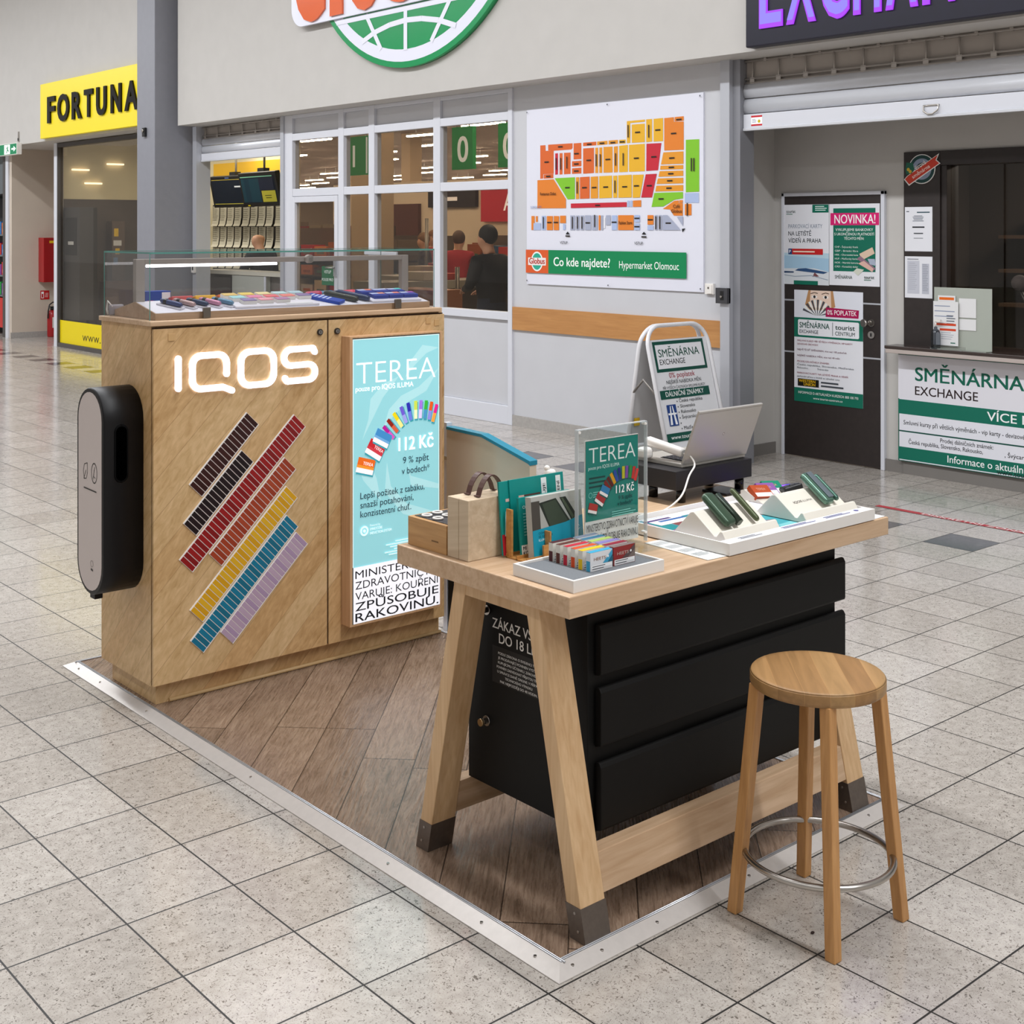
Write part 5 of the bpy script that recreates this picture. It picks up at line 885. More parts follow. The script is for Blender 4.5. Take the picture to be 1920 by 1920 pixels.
for (x, z, an), c in zip(((.085, .161, 40), (.095, .170, 38), (.106, .178, 30), (.118, .184, 20), (.132, .188, 10), (.147, .190, 0), (.160, .190, -4), (.174, .189, -8), (.187, .185, -12), (.198, .178, -18)), ('#7a1c14', '#5c1410', '#d89a18', '#28489c', '#24307c', '#b8b424', '#7a4a9c', '#2f8a3c', '#c03028', '#cf3a34')): pk(x, z, R(an), .034, .0105, c)
pk(.028, .106, R(-16), .026, .034, '#b0342a', 1); pk(.056, .128, R(-34), .028, .036, '#a82c30', 1); pk(.073, .148, R(-28), .026, .034, '#2a7cae', 1)
p.text('112 Kč', .116, .136, .021, '#ffffff', w=.072, bold=.03); p.text('9 % zpět', .126, .117, .011, '#0a2f38', w=.055, bold=.015); p.text('v bodech*', .122, .101, .011, '#0a2f38', w=.06, bold=.015); p.bars(.10, .085, .10, .003, 3, .006, '#6fbdb2')
p.text('MINISTERSTVO ZDRAVOTNICTVÍ VARUJE:', .003, .044, .020, '#17171a', w=.202, bold=.01); p.text('KOUŘENÍ ZPŮSOBUJE RAKOVINU.', .003, .012, .020, '#17171a', w=.202, bold=.01); mb.build('poster_insert', o)
# flat paper
mb = MB((2.745, 2.39, H)); xf = Matrix.Translation((2.735, 2.39, H+.0008)) @ Matrix.Rotation(R(-3), 4, 'Z'); mb.xf = xf; mb.box(-.042, .042, -.12, .12, 0, .001, mat('leaflet_grey', '#dadbd8', .55)); p = Print(mb, (-.042, -.12, .001), (1, 0, 0), (0, 1, 0)); [p.bars(.010, .22 - k*.05, .06, .003, 4, .008, '#a9adb0') for k in range(4)]
tag(mb.build('flat_leaflet'), 'pale printed leaflet lying left of the big white display tray', 'leaflet')
mb = MB((3.47, 2.33, H)); mb.box(3.40, 3.512, 2.268, 2.40, H+.0006, H+.0016, PAPER); p = pz(mb, H+.0016, 3.40, 2.268); p.text('e', .09, .03, .012, '#5a4aa0'); tag(mb.build('flat_leaflet'), 'white sheet under the right end of the display tray', 'leaflet')
# big display tray
o = thing('display_tray', (3.10, 2.46, H), 'large white display tray with leaflets and green devices on the right half of the table', 'tray'); og = o.location
x0, x1, y0, y1, zz = 2.760, 3.443, 2.259, 2.665, H+.020
mb = MB(og); mb.box(x0, x1, y0, y1, H+.003, zz, WHT); mb.box(x0+.01, x1-.01, y0+.01, y1-.01, H+.0005, H+.003, BLK)
for q in ((x0, x1, y0, y0+.004), (x0, x1, y1-.006, y1), (x0, x0+.006, y0+.004, y1-.006), (x1-.006, x1, y0+.004, y1-.006)): mb.box(*q, zz, H+.035, WHT)
mb.build('tray_body', o)
mb = MB(og); p = pz(mb, zz, x0+.008, y0+.006, lift=.001)
p.rect(0, 0, .667, .39, '#e6e4ee'); p.rect(.0, .22, .16, .385, '#5f8c98'); p.poly([(.02, .23), (.08, .25), (.05, .36), (.01, .34)], '#b01c6a'); p.poly([(.04, .24), (.10, .26), (.09, .37), (.05, .36)], '#0f7f84'); p.poly([(.10, .24), (.16, .23), (.16, .36), (.11, .37)], '#7a3a3a')
p.rect(.29, .03, .43, .20, '#3f98a2'); p.poly([(.29, .03), (.43, .03), (.43, .10), (.33, .09)], '#72b6ba'); p.line([(.33, .15), (.38, .14)], .004, '#c25a56'); p.rect(.20, .24, .42, .385, '#d0cce0'); p.rect(.20, .31, .36, .35, '#1b7c82'); p.bars(.22, .25, .18, .004, 4, .012, '#a59ac2'); p.rect(.06, .30, .20, .38, '#e8e4e0'); p.rect(.09, .33, .20, .345, '#2f5f9c'); p.rect(.05, .35, .16, .365, '#4a3a70'); mb.build('printed_liner', o)
mb = MB(og); p = pz(mb, zz+.0025, x0+.02, y0+.006, lift=.013); mb.box(x0+.007, x1-.007, y0+.005, y0+.040, zz+.002, zz+.0145, PAPER)
for k, (a, w) in enumerate(((.05, .10), (.24, .16), (.44, .13))): p.bars(a, .020, w, .004, 2, .009, '#6a6c9c' if k else '#8a8c96')
p.disc(.60, .018, .008, '#5a5a9a', 10); mb.build('label_rail', o)
def stand(x0, x1, label):
    t_ = thing('device_stand', ((x0+x1)/2, 2.40, zz+.0025), label, 'device stand'); mb = MB(t_.location); zb_ = zz+.0028
    pr = [(2.303, zb_), (2.490, zb_), (2.486, zb_+.008), (2.432, zb_+.064), (2.420, zb_+.067), (2.412, zb_+.062), (2.345, zb_+.012), (2.338, zb_+.012), (2.325, zb_+.028), (2.318, zb_+.028), (2.304, zb_+.006)]
    mb.prism([(x0, y, z) for y, z in pr][::-1], (x1-x0, 0, 0), CREAM); mb.build('stand_body', t_, bevel=.002); return t_
s1 = stand(2.800, 3.040, 'white ridged device stand with two green devices, nearer the acrylic stand'); s2_ = stand(3.165, 3.425, 'white ridged device stand at the right end of the tray')
mb = MB(s2_.location); p = Print(mb, (3.18, 2.3725, zz+.0345), (1, 0, 0), Vector((0, .067, .050)).normalized(), lift=.0012); p.text('IQOS', .03, .012, .008, '#6c6862', w=.04, bold=.03); p.text('ILUMA', .075, .012, .007, '#8c8882', w=.045); mb.build('stand_print', s2_)
LEAN = math.atan2(.050, .067)
def lean(x, y, dz, rz=0): return Matrix.Translation((x, y, dz)) @ Matrix.Rotation(LEAN, 4, 'X') @ Matrix.Rotation(rz, 4, 'Z')
GREEN = mat('moss_metal', '#3c5240', .32, metal=.35); GREEN2 = mat('olive_metal', '#4d5638', .32, metal=.35); SAGE = mat('sage_metal', '#5f8070', .22, metal=.6)
device('device_holder', lean(2.868, 2.394, zz+.063), .118, .046, .023, GREEN, 'thick moss green device holder on the nearer stand', 'device')
mb = MB((2.9, 2.39, .94)); xf = lean(2.905, 2.394, zz+.063); mb.xf = xf; mb.rings([[(a, y, b) for a, b in rrect(-.010, 0, .010, .022, .006, 4)] for y in (.048, -.058)], mat('moss_dark', '#2f3c30', .3, metal=.4)); tag(mb.build('holder_door'), 'narrow open door beside the thick moss green holder', 'device')
device('slim_device', lean(2.985, 2.394, zz+.063), .122, .018, .017, GREEN2, 'slim olive green stick device on the nearer stand', 'device')
device('device_holder', lean(3.330, 2.394, zz+.063), .122, .046, .022, SAGE, 'sage green device holder on the right stand', 'device')
mb = MB((3.34, 2.39, .95)); xf = lean(3.338, 2.386, zz+.084); mb.xf = xf; mb.box(-.012, .012, -.055, .05, 0, .004, mat('slate_door', '#59636a', .4)); tag(mb.build('holder_panel', bevel=.002), 'slate grey sliding panel on the sage green holder', 'device')
device('slim_device', lean(3.375, 2.392, zz+.063), .105, .018, .018, mat('sage_dark', '#47685c', .25, metal=.6), 'sage green stick beside the holder on the right stand', 'device')
# fanned packs and card terminal behind the tray
for k, (c, c2, n_) in enumerate((('#b04a24', '#e8e4e0', 'rust orange'), ('#8a58a0', '#1f9c80', 'purple and green'), ('#17876a', '#17876a', 'emerald green'))):
    x = 3.330 + k*.042; y = 2.600 + k*.010; z = zz + .003 + (0 if k == 0 else .0)
    xf = Matrix.Translation((x, y, z + .022)) @ Matrix.Rotation(R(38), 4, 'X') @ Matrix.Rotation(R(-8), 4, 'Z'); mb = MB((x, y, z)); mb.xf = xf; mb.box(-.038, .040, -.024, .026, -.007, .009, ink(c)); mb.box(-.0375, .0395, -.0243, -.024, -.006, .008, ink(c2 if k else '#8c3414')); mb.box(-.036, .036, -.022, -.006, .009, .0094, ink('#efefef')); p = Print(mb, (-.02, .004, .009), (1, 0, 0), (0, 1, 0)); p.text('TEREA', 0, 0, .009, '#e0a890', w=.04); tag(mb.build('tobacco_pack'), '%s pack propped at the back of the display tray' % n_, 'pack')
mb = MB((3.40, 2.60, zz)); mb.prism([(3.29, y, z) for y, z in ((2.56, zz+.002), (2.648, zz+.002), (2.648, zz+.032), (2.635, zz+.036))][::-1], (.19-.045, 0, 0), CREAM); tag(mb.build('pack_ramp'), 'cream ramp under the propped packs at the back of the tray', 'stand')
o = thing('card_terminal', (3.49, 2.66, H), 'black card terminal with a glowing violet screen at the right end of the table', 'card terminal'); xf = Matrix.Translation((3.478, 2.63, H+.030)) @ Matrix.Rotation(R(-25), 4, 'Z') @ Matrix.Rotation(R(-14), 4, 'X') @ Matrix.Rotation(R(-12), 4, 'Y')
mb = MB(o.location); mb.xf = xf; mb.box(-.034, .034, -.085, .085, -.008, .012, BLK); mb.build('terminal_body', o, bevel=.005)
mb = MB(o.location); mb.box(3.460, 3.495, 2.60, 2.66, H+.0005, H+.034, BLK); mb.build('cradle', o, bevel=.003)
mb = MB(o.location); mb.xf = xf; p = Print(mb, (-.03, -.03, .0122), (1, 0, 0), (0, 1, 0), e=.8); p.rect(0, 0, .06, .11, '#3a1fd0'); p.e = 1.0; p.poly([(.012, .02), (.05, .025), (.052, .05), (.014, .055)], '#a85cf0'); p.rect(.02, .08, .045, .10, '#a85cf0'); p.rect(.03, .003, .045, .014, '#a85cf0'); mb.build('lit_screen', o)
mb = MB(o.location); mb.xf = xf
for a in range(3):
    for b in range(4): mb.box(-.026+a*.019, -.012+a*.019, -.080+b*.012, -.072+b*.012, .012, .0145, mat('terminal_key', '#4a4a52', .5))
mb.build('keypad', o)

# ================================================================== laptop on a black monitor stand
o = thing('monitor_stand', (3.32, 2.89, H), 'black low monitor stand at the back of the table', 'stand'); og = o.location
MBK = mat('stand_black', '#17161a', .45)
mb = MB(og); mb.box(3.129, 3.508, 2.776, 3.03, .905, .966, MBK); mb.build('stand_top', o, bevel=.002)
for x, y in ((3.195, 2.935), (3.483, 2.810), (3.483, 2.94), (3.195, 2.815)): mb = MB(og); mb.cyl((x, y, H+.0005), (x, y, .906), .0155, mat('gloss_black', '#101014', .15)); mb.build('stand_leg', o)
mb = MB((3.44, 2.79, H)); mb.box(3.375, 3.475, 2.775, 2.880, H+.0005, H+.009, mat('phone_dark', '#26262c', .3)); tag(mb.build('card_pad', bevel=.002), 'small dark pad on the table under the monitor stand', 'pad')
o = thing('laptop', (3.36, 2.90, .966), 'silver laptop seen from behind on the black stand', 'laptop'); og = o.location
SIL = mat('laptop_silver', '#b3afa8', .38, metal=.35); zl = .9665
mb = MB(og); mb.box(3.190, 3.510, 2.806, 3.020, zl, zl+.014, SIL); mb.build('base', o, bevel=.003)
mb = MB(og); mb.box(3.225, 3.475, 2.835, 2.930, zl+.0141, zl+.0155, BLK)
for a in range(13):
    for b in range(5): mb.box(3.228+a*.019, 3.243+a*.019, 2.838+b*.018, 2.852+b*.018, zl+.0155, zl+.0175, mat('key_dark', '#303036', .5))
mb.build('keyboard', o)
LID = Matrix.Translation((3.35, 2.806, zl+.013)) @ Matrix.Rotation(R(22), 4, 'X'); mb = MB(og); mb.xf = LID; mb.box(-.160, .160, -.004, .004, 0, .190, SIL); mb.box(-.160, .160, -.0045, -.004, .182, .184, mat('lid_line', '#8a867e', .5)); mb.box(-.154, .154, .004, .0045, .008, .184, BLK); ld = mb.build('lid', o, bevel=.003)
mb = MB(og); mb.xf = LID; p = Print(mb, (0, -.0041, .095), (1, 0, 0), (0, 0, 1)); p.disc(0, 0, .005, '#7a746c', 12); p.disc(0, 0, .003, '#d8d4cc', 10); mb.build('lid_mark', ld)
# white handheld charger with cable lying on the laptop
o = thing('white_scanner', (3.19, 2.93, .98), 'white handheld charger with a cable lying across the laptop', 'charger'); og = o.location
xf = Matrix.Translation((3.205, 2.895, 1.010)) @ Matrix.Rotation(R(6), 4, 'Z') @ Matrix.Rotation(R(10), 4, 'X'); mb = MB(og); mb.xf = xf
mb.rings([[(a*k, y, .014+(b-.014)*k) for a, b in rrect(-.016, 0, .016, .028, .010, 4)] for y, k in ((.075, .7), (.068, 1), (-.068, 1), (-.075, .7))], WHT); mb.build('handset', o)
mb = MB(og); mb.box(3.155, 3.195, 2.93, 2.975, .981, 1.018, WHT); mb.build('rest', o, bevel=.012, seg=3)
e0 = xf @ Vector((0, -.075, .012)); e1 = xf @ Vector((0, -.10, .012)); ctl = [e0, e1, Vector((3.19, 2.752, .985)), Vector((3.155, 2.745, .955)), Vector((3.085, 2.72, .90)), Vector((3.00, 2.735, .862)), Vector((2.93, 2.80, .8585)), Vector((2.86, 2.80, .8585)), Vector((2.80, 2.74, .8585))]
def crom(c, n=6):
    o_ = []
    for i in range(len(c)-1):
        p0, p1, p2, p3 = c[max(i-1, 0)], c[i], c[i+1], c[min(i+2, len(c)-1)]
        for k in range(n): u = k/n; o_.append(.5*((2*p1) + (p2-p0)*u + (2*p0-5*p1+4*p2-p3)*u*u + (3*p1-p0-3*p2+p3)*u**3))
    return o_ + [c[-1]]
mb = MB(og); mb.tube(crom(ctl), .003, WHT, n=8); mb.build('cable', o)

# ================================================================== betting shop on the left
CREAMW = mat('shop_cream', '#d8cfae', .7); DKW = mat('shop_dark', '#4b4038', .6, noise=.2, nscale=6)
mb = MB((9, 16, 0))
for q in ((9.3, 9.4, 15.02, 19.1, 0, 3.2), (7.72, 9.3, 15.0, 19.1, 3.1, 3.2)): mb.box(*q, CREAMW)
mb.prism([(7.72, 12.44, 0), (7.72, 12.39, 0), (9.36, 15.02, 0), (9.30, 15.02, 0)], (0, 0, 3.2), CREAMW); struct(mb.build('wall_shop'))
mb = MB((8.8, 19, 0)); mb.box(7.70, 9.3, 18.96, 19.06, 2.18, 3.1, CREAMW); mb.box(7.70, 9.3, 18.95, 19.06, 0, 2.18, DKW); struct(mb.build('wall_shop'))
mb = MB((9.28, 16.2, 2.5)); mb.box(9.285, 9.299, 15.05, 17.20, 2.36, 2.68, mat('band_yellow', '#e2b21a', .5)); tag(mb.build('yellow_panel'), 'yellow band on the back wall of the booth behind the screens', 'panel')
mb = MB((9.28, 16, 1.2)); mb.box(9.27, 9.298, 15.08, 17.19, 1.0, 2.08, mat('rack_dark', '#2b2622', .6)); tag(mb.build('sheet_rack'), 'dark wall rack for printed odds sheets at the back of the booth', 'rack')
rows = ((1.772, .29), (1.472, .28), (1.172, .28)); first = None
SHT = mat('odds_sheet', '#cfcbb8', .6)
for r_, (z, h) in enumerate(rows):
    for k in range(10):
        y = 17.17 - k*.213 - (.02 if k > 3 else 0) - (.03 if k > 7 else 0)
        if first is None:
            mb = MB((9.26, y, z)); prof = [(9.265, z+h), (9.262, z+h*.45), (9.245, z+h*.12), (9.225, z)]
            for (xa_, za_), (xb_, zb_) in zip(prof, prof[1:]): mb.poly([(xa_, y, za_), (xb_, y, zb_), (xb_, y-.18, zb_), (xa_, y-.18, za_)], SHT); mb.poly([(xa_+.002, y, za_), (xa_+.002, y-.18, za_), (xb_+.002, y-.18, zb_), (xb_+.002, y, zb_)], SHT)
            p = px(mb, 9.261, y, z, lift=.012); p.bars(.015, h*.9, .15, .008, 7, h*.10, '#8d8a7a')
            first = tag(mb.build('odds_sheet'), 'long printed sheet curling in the wall rack behind the booth counter', 'sheet', 'odds sheets in the wall rack')
        else: c = first.copy(); COL.objects.link(c); c.location = (9.26, y, z)
def tv(y, z, w, h, tilt, yaw, label, fn, X=8.85):
    t_ = thing('wall_screen', (X, y, z), label, 'screen'); xf = Matrix.Translation((X, y, z)) @ Matrix.Rotation(R(-90) + yaw, 4, 'Z') @ Matrix.Rotation(tilt, 4, 'X')
    mb = MB(t_.location); mb.xf = xf; mb.box(-w/2, w/2, -.02, .05, -h/2, h/2, BLK); mb.build('housing', t_, bevel=.008)
    mb = MB(t_.location); mb.xf = xf; p = Print(mb, (-w/2, -.0205, -h/2), (1, 0, 0), (0, 0, 1), e=.25, step=.001); p.rect(.05, .05, w-.05, h-.05, '#101a28'); fn(p); mb.build('lit_screen', t_)
    mb = MB(t_.location); mb.cyl((X+.06, y, z+h/2-.04), (X+.06, y, 3.1), .015, mat('rod_grey', '#8a857c', .5)); mb.box(X+.0, X+.09, y-.08, y+.08, z+h/2-.02, z+h/2+.05, BLK); mb.build('ceiling_rod', t_)
tv(16.05, 2.25, .98, .44, R(12), R(4), 'left tilted black screen hanging in the yellow booth', lambda p: (p.rect(.05, .385, .93, .392, '#c9b44a'), p.rect(.05, .048, .93, .056, '#c9c04a'), p.rect(.60, .28, .80, .30, '#dfe6ea'), p.rect(.4, .41, .5, .42, '#6a86c8')), X=8.95)
tv(15.12, 2.26, 1.06, .46, R(12), R(-3), 'right tilted black screen with a yellow panel in the booth', lambda p: (p.rect(.05, .06, .56, .38, '#123a48'), p.rect(.14, .06, .28, .38, '#0e3040'), p.rect(.05, .395, .95, .408, '#7fc0a0'), p.rect(.56, .22, .96, .38, '#1c2438'), p.e and None, p.rect(.60, .06, .98, .21, '#b8b13a'), p.rect(.68, .14, .86, .15, '#4a4a18'), p.rect(.70, .11, .86, .12, '#4a4a18'), p.rect(.15, .01, .22, .025, '#d8c41a')))
mb = MB((8.1, 14.3, 0)); mb.prism([(8.02, 13.05, 1.17), (8.38, 13.62, 1.17), (8.38, 15.25, 1.17), (8.02, 15.25, 1.17)], (0, 0, .045), mat('counter_pale', '#cfcabb', .4)); mb.prism([(8.10, 13.22, 0), (8.36, 13.64, 0), (8.36, 15.22, 0), (8.10, 15.22, 0)], (0, 0, 1.17), mat('counter_dark', '#6a645e', .5)); tag(mb.build('booth_counter'), 'grey counter with a pale top inside the yellow booth', 'counter')
mb = MB((8.05, 14, .6)); mb.box(8.03, 8.095, 13.6, 14.40, .30, 1.165, mat('front_panel_grey', '#b3b5ac', .45)); mb.box(8.02, 8.03, 13.58, 13.62, .30, 1.165, FRAMEW); tag(mb.build('pale_cabinet'), 'pale grey cabinet in front of the booth counter', 'cabinet')
mb = MB((8.06, 14.8, .6)); mb.box(8.04, 8.098, 14.45, 15.02, .30, 1.13, mat('dark_pane', '#3d3836', .25)); tag(mb.build('dark_display'), 'dark glass display beside the pale cabinet in the booth', 'display')
t = thing('light_sign', (7.3, 16.9, 3.03), 'yellow light sign with glossy black letters over the left shop', 'sign')
mb = MB(t.location); mb.box(7.262, 7.33, 15.16, 18.611, 3.035, 3.818, mat('sign_yellow', '#e8d21a', .4, emit='#f0dc20', es=.12)); mb.build('sign_box', t, bevel=.006)
for ch, a, b in (('F', 18.295, 18.024), ('O', 17.929, 17.538), ('R', 17.428, 17.105), ('T', 17.017, 16.740), ('U', 16.621, 16.319), ('N', 16.172, 15.866), ('A', 15.756, 15.371)):
    mb = MB(t.location); p = px(mb, 7.262, a, 3.252, lift=.001); p.text(ch, 0, 0, .345, mat('gloss_letter', '#0a080a', .12, spec=.25), w=a-b, bold=.03, depth=.025); mb.build('letter', t)
# shop glazing and frame
mb = MB((7.64, 17, 0))
for q in ((7.60, 7.68, 18.80, 18.835, 0, 2.981), (7.60, 7.68, 15.134, 18.80, 2.935, 2.99), (7.60, 7.68, 15.134, 18.80, 0, .06)): mb.box(*q, mat('frame_dark', '#4a4644', .5))
mb.box(7.60, 7.70, 18.835, 18.95, 0, 3.0, FRAMEW); wf2 = struct(mb.build('window_3'))
g = MB((7.64, 17, 0)); g.box(7.640, 7.648, 15.134, 18.80, .06, 2.935, GLASSI); g.build('pane', wf2)
mb = MB((7.63, 17, .06)); mb.box(7.633, 7.639, 15.14, 18.80, .062, .392, ink('#ead311')); p = px(mb, 7.633, 17.995, .06); p.text('www.', .0, .075, .125, '#17140c', w=.62, bold=-.005)
tag(mb.build('window_film'), 'yellow lettered film strip along the foot of the left shop window', 'sign')
mb = MB((8.05, 18.6, 0)); mb.box(8.0, 8.12, 18.60, 18.72, 0, 2.05, mat('totem_dark', '#1c1a1a', .4)); mb.box(7.9, 8.2, 18.5, 18.8, 0, .03, BLK); tag(mb.build('black_post'), 'tall black post with a flat foot inside the left shop window', 'post')
mb = MB((8.5, 18.6, 0)); mb.box(8.42, 8.62, 18.75, 18.93, .5, 1.85, mat('display_brown', '#57483e', .6)); p = py(mb, 18.75, 8.42, .5); p.rect(.03, 1.12, .10, 1.24, '#d9b41c'); p.rect(.02, .98, .15, 1.06, '#cdd0d4'); p.rect(.05, .85, .12, .94, '#d9b41c'); p.rect(.02, .7, .09, .8, '#5b87b4'); tag(mb.build('display_stand'), 'brown display board with yellow tags inside the left shop window', 'display')
mb = MB((8.3, 18.5, 0)); mb.box(8.22, 8.8, 18.55, 18.74, .35, .95, mat('crate_brown', '#5a3c2c', .6)); tag(mb.build('low_cabinet', bevel=.01), 'low brown cabinet under the tagged display board', 'cabinet')
mb = MB((7.8, 18.3, 0)); mb.box(7.72, 7.93, 18.3, 18.9, .4, 2.05, mat('booth_grey', '#3e3e42', .5)); mb.box(7.715, 7.72, 18.4, 18.8, 1.35, 1.9, ink('#1c1e24')); mb.box(7.712, 7.715, 18.5, 18.7, 1.5, 1.55, ink('#c8ccd0')); tag(mb.build('betting_terminal', bevel=.01), 'grey self service terminal at the left edge of the shop window', 'terminal')
for k, (x, z) in enumerate(((8.0, 2.62), (8.2, 2.42), (8.55, 2.72))):
    mb = MB((x, 18.94, z)); mb.box(x-.13, x+.13, 18.90, 18.948, z-.012, z+.012, mat('warm_strip', '#fff0d8', .5, emit='#ffe8c8', es=2)); tag(mb.build('strip_lamp'), ('lower left', 'middle', 'upper right')[k] + ' short strip lamp on the cream wall inside the left shop', 'lamp')
# recess beyond the betting shop
mb = MB((8, 20, 0)); mb.box(7.62, 8.75, 20.70, 20.80, 0, 3.003, BEIGE); mb.box(8.70, 8.80, 19.06, 20.70, 0, 3.003, BEIGE); struct(mb.build('wall_left'))
sbox('baseboard_left', 7.60, 8.70, 20.685, 20.70, 0, .09, m=mat('plinth_light', '#aaa6a2'))
t = thing('hydrant_cabinet', (8.25, 20.6, .88), 'red wall cabinet with a white notice in the left recess', 'cabinet'); RED = mat('fire_red', '#a5161c', .35)
mb = MB(t.location); mb.box(8.05, 8.65, 20.48, 20.698, .882, 1.592, RED); mb.box(8.06, 8.64, 20.478, 20.48, .89, 1.585, mat('fire_red_door', '#9a1218', .35)); mb.build('cabinet_body', t, bevel=.004)
mb = MB(t.location); mb.box(8.22, 8.40, 20.474, 20.4775, 1.17, 1.48, PAPER); mb.box(8.14, 8.28, 20.474, 20.4775, 1.505, 1.545, ink('#e0b818')); p = py(mb, 20.474, 8.22, 1.17); p.bars(.02, .25, .14, .008, 7, .03, '#8d9098'); mb.build('notice', t)
mb = MB((8.18, 20.68, .6)); mb.box(8.08, 8.225, 20.693, 20.70, .598, .741, ink('#b8161c')); p = py(mb, 20.693, 8.08, .598); p.rect(.012, .02, .055, .125, '#f2f0ee'); p.rect(.02, .03, .047, .09, '#b8161c'); p.text('///', .075, .035, .07, '#f2f0ee', w=.05); tag(mb.build('extinguisher_sign'), 'small red and white extinguisher sign under the red cabinet', 'sign')
t = thing('fire_extinguisher', (8.22, 20.56, 0), 'red fire extinguisher on the floor of the left recess', 'fire extinguisher'); mb = MB(t.location); mb.lathe((8.22, 20.56, 0), [(.07, .0005), (.078, .02), (.078, .36), (.06, .41), (.03, .43)], RED); p = py(mb, 20.4815, 8.19, .15); p.rect(0, 0, .05, .17, '#d8d4d0'); mb.build('cylinder', t)
mb = MB(t.location); mb.lathe((8.22, 20.56, 0), [(.03, .425), (.032, .46), (.018, .48)], BLK); mb.box(8.16, 8.25, 20.54, 20.58, .475, .49, BLK); mb.build('valve', t)
mb = MB(t.location); mb.tube([(8.25, 20.55, .47), (8.27, 20.54, .52), (8.22, 20.53, .56), (8.16, 20.52, .52), (8.135, 20.51, .42), (8.13, 20.51, .30)], .011, BLK); mb.build('hose', t)
t = thing('exit_sign', (7.27, 19.8, 2.85), 'green emergency exit sign with white arrow at the left edge', 'sign'); mb = MB(t.location); mb.box(7.255, 7.33, 19.50, 20.4, 2.852, 3.025, WHT); mb.build('sign_body', t, bevel=.004)
mb = MB(t.location); p = px(mb, 7.255, 20.4, 2.852, e=.5); p.rect(.005, .008, .885, .165, '#0a7048'); p.rect(.38, .015, .62, .158, '#e9f4ee'); p.e = .6; p.poly([(.68, .075), (.77, .075), (.77, .045), (.86, .088), (.77, .13), (.77, .10), (.68, .10)], '#eaf6f0')
p.poly([(.46, .03), (.49, .03), (.52, .07), (.55, .05), (.58, .055), (.54, .085), (.53, .11), (.56, .115), (.55, .125), (.49, .12), (.46, .10), (.47, .095), (.50, .105), (.49, .07)], '#0a6a44'); p.disc(.535, .137, .012, '#0a6a44', 10); mb.build('pictogram', t)
mb = MB((7.3, 19.6, 3.03)); mb.box(7.315, 7.329, 19.595, 19.62, 3.04, 3.20, STEEL); mb.box(7.31, 7.316, 19.59, 19.625, 3.06, 3.10, BLK); tag(mb.build('wall_bracket'), 'small metal bracket on the wall above the exit sign', 'bracket')
# book and toy shop at the far left edge
sbox('trim_4', 7.60, 7.68, 20.80, 20.92, 0, 3.0, m=FRAMEW); sbox('trim_5', 7.60, 7.68, 20.92, 21.04, 0, 3.0, m=mat('frame_dark', '#3c3234'))
mb = MB((8.5, 22.5, 0)); mb.box(9.2, 9.3, 20.9, 26, 0, 3.1, mat('kiosk_dark', '#20222a', .6)); mb.box(7.7, 9.2, 25.9, 26, 0, 3.1, _m['kiosk_dark']); mb.box(7.64, 9.3, 21.04, 26, 2.3, 3.0, mat('kiosk_head', '#5c6266', .5)); struct(mb.build('wall_far'))
t = thing('display_shelf', (7.9, 22, 0), 'dark shelf unit with colourful boxes at the left edge', 'shelf'); mb = MB(t.location); mb.box(8.10, 8.14, 21.1, 24, 0, 2.25, mat('kiosk_dark', '#20222a'))
for z in (.12, .62, .95, 1.28, 1.62): mb.box(7.78, 8.10, 21.1, 24, z, z+.025, mat('shelf_edge', '#6a7074', .4))
mb.box(7.74, 7.80, 21.1, 24, .12, .60, mat('kiosk_red', '#c4231f', .4)); mb.box(7.735, 7.742, 21.15, 21.35, .25, .95, FRAMEW); mb.build('shelf_unit', t)
cc = ['#c8362e', '#e0c030', '#2f9a4a', '#3a7ac0', '#e8e4dc', '#8a4a9a', '#d07030', '#58b84a']
for r_, z in enumerate((.645, .975, 1.305, 1.645)):
    for k in range(4):
        y = 21.2 + k*.27; c = cc[(r_*3 + k*5) % 8]; mb = MB((7.9, y, z)); mb.box(7.82, 7.98, y, y+.22, z+.001, z+.17+.02*((k+r_) % 3), ink(c)); mb.box(7.8185, 7.82, y+.04, y+.18, z+.03, z+.09, ink('#ece8e0'))
        tag(mb.build('goods_box'), 'colourful goods box on the dark shelf unit at the left edge', 'box', 'goods boxes on the left shelf unit')

# ================================================================== supermarket hall behind the windows
HALL = mat('hall_ceiling', '#7c706a', .8); HW = mat('hall_wall', '#8c7f70', .8)
mb = MB((30, 40, 5)); mb.box(7.80, 62, 8.4, 92, 5.0, 5.1, HALL); struct(mb.build('ceiling'))
mb = MB((30, 40, 0)); mb.box(61, 61.2, 8.4, 92, 0, 5, HW); mb.box(7.8, 62, 91.8, 92, 0, 5, HW); mb.box(8.70, 62, 8.3, 8.4, 0, 5.05, HW); mb.box(10.05, 10.15, 12.3, 92, 0, 5, HW) if 0 else None
struct(mb.build('wall_hall'))

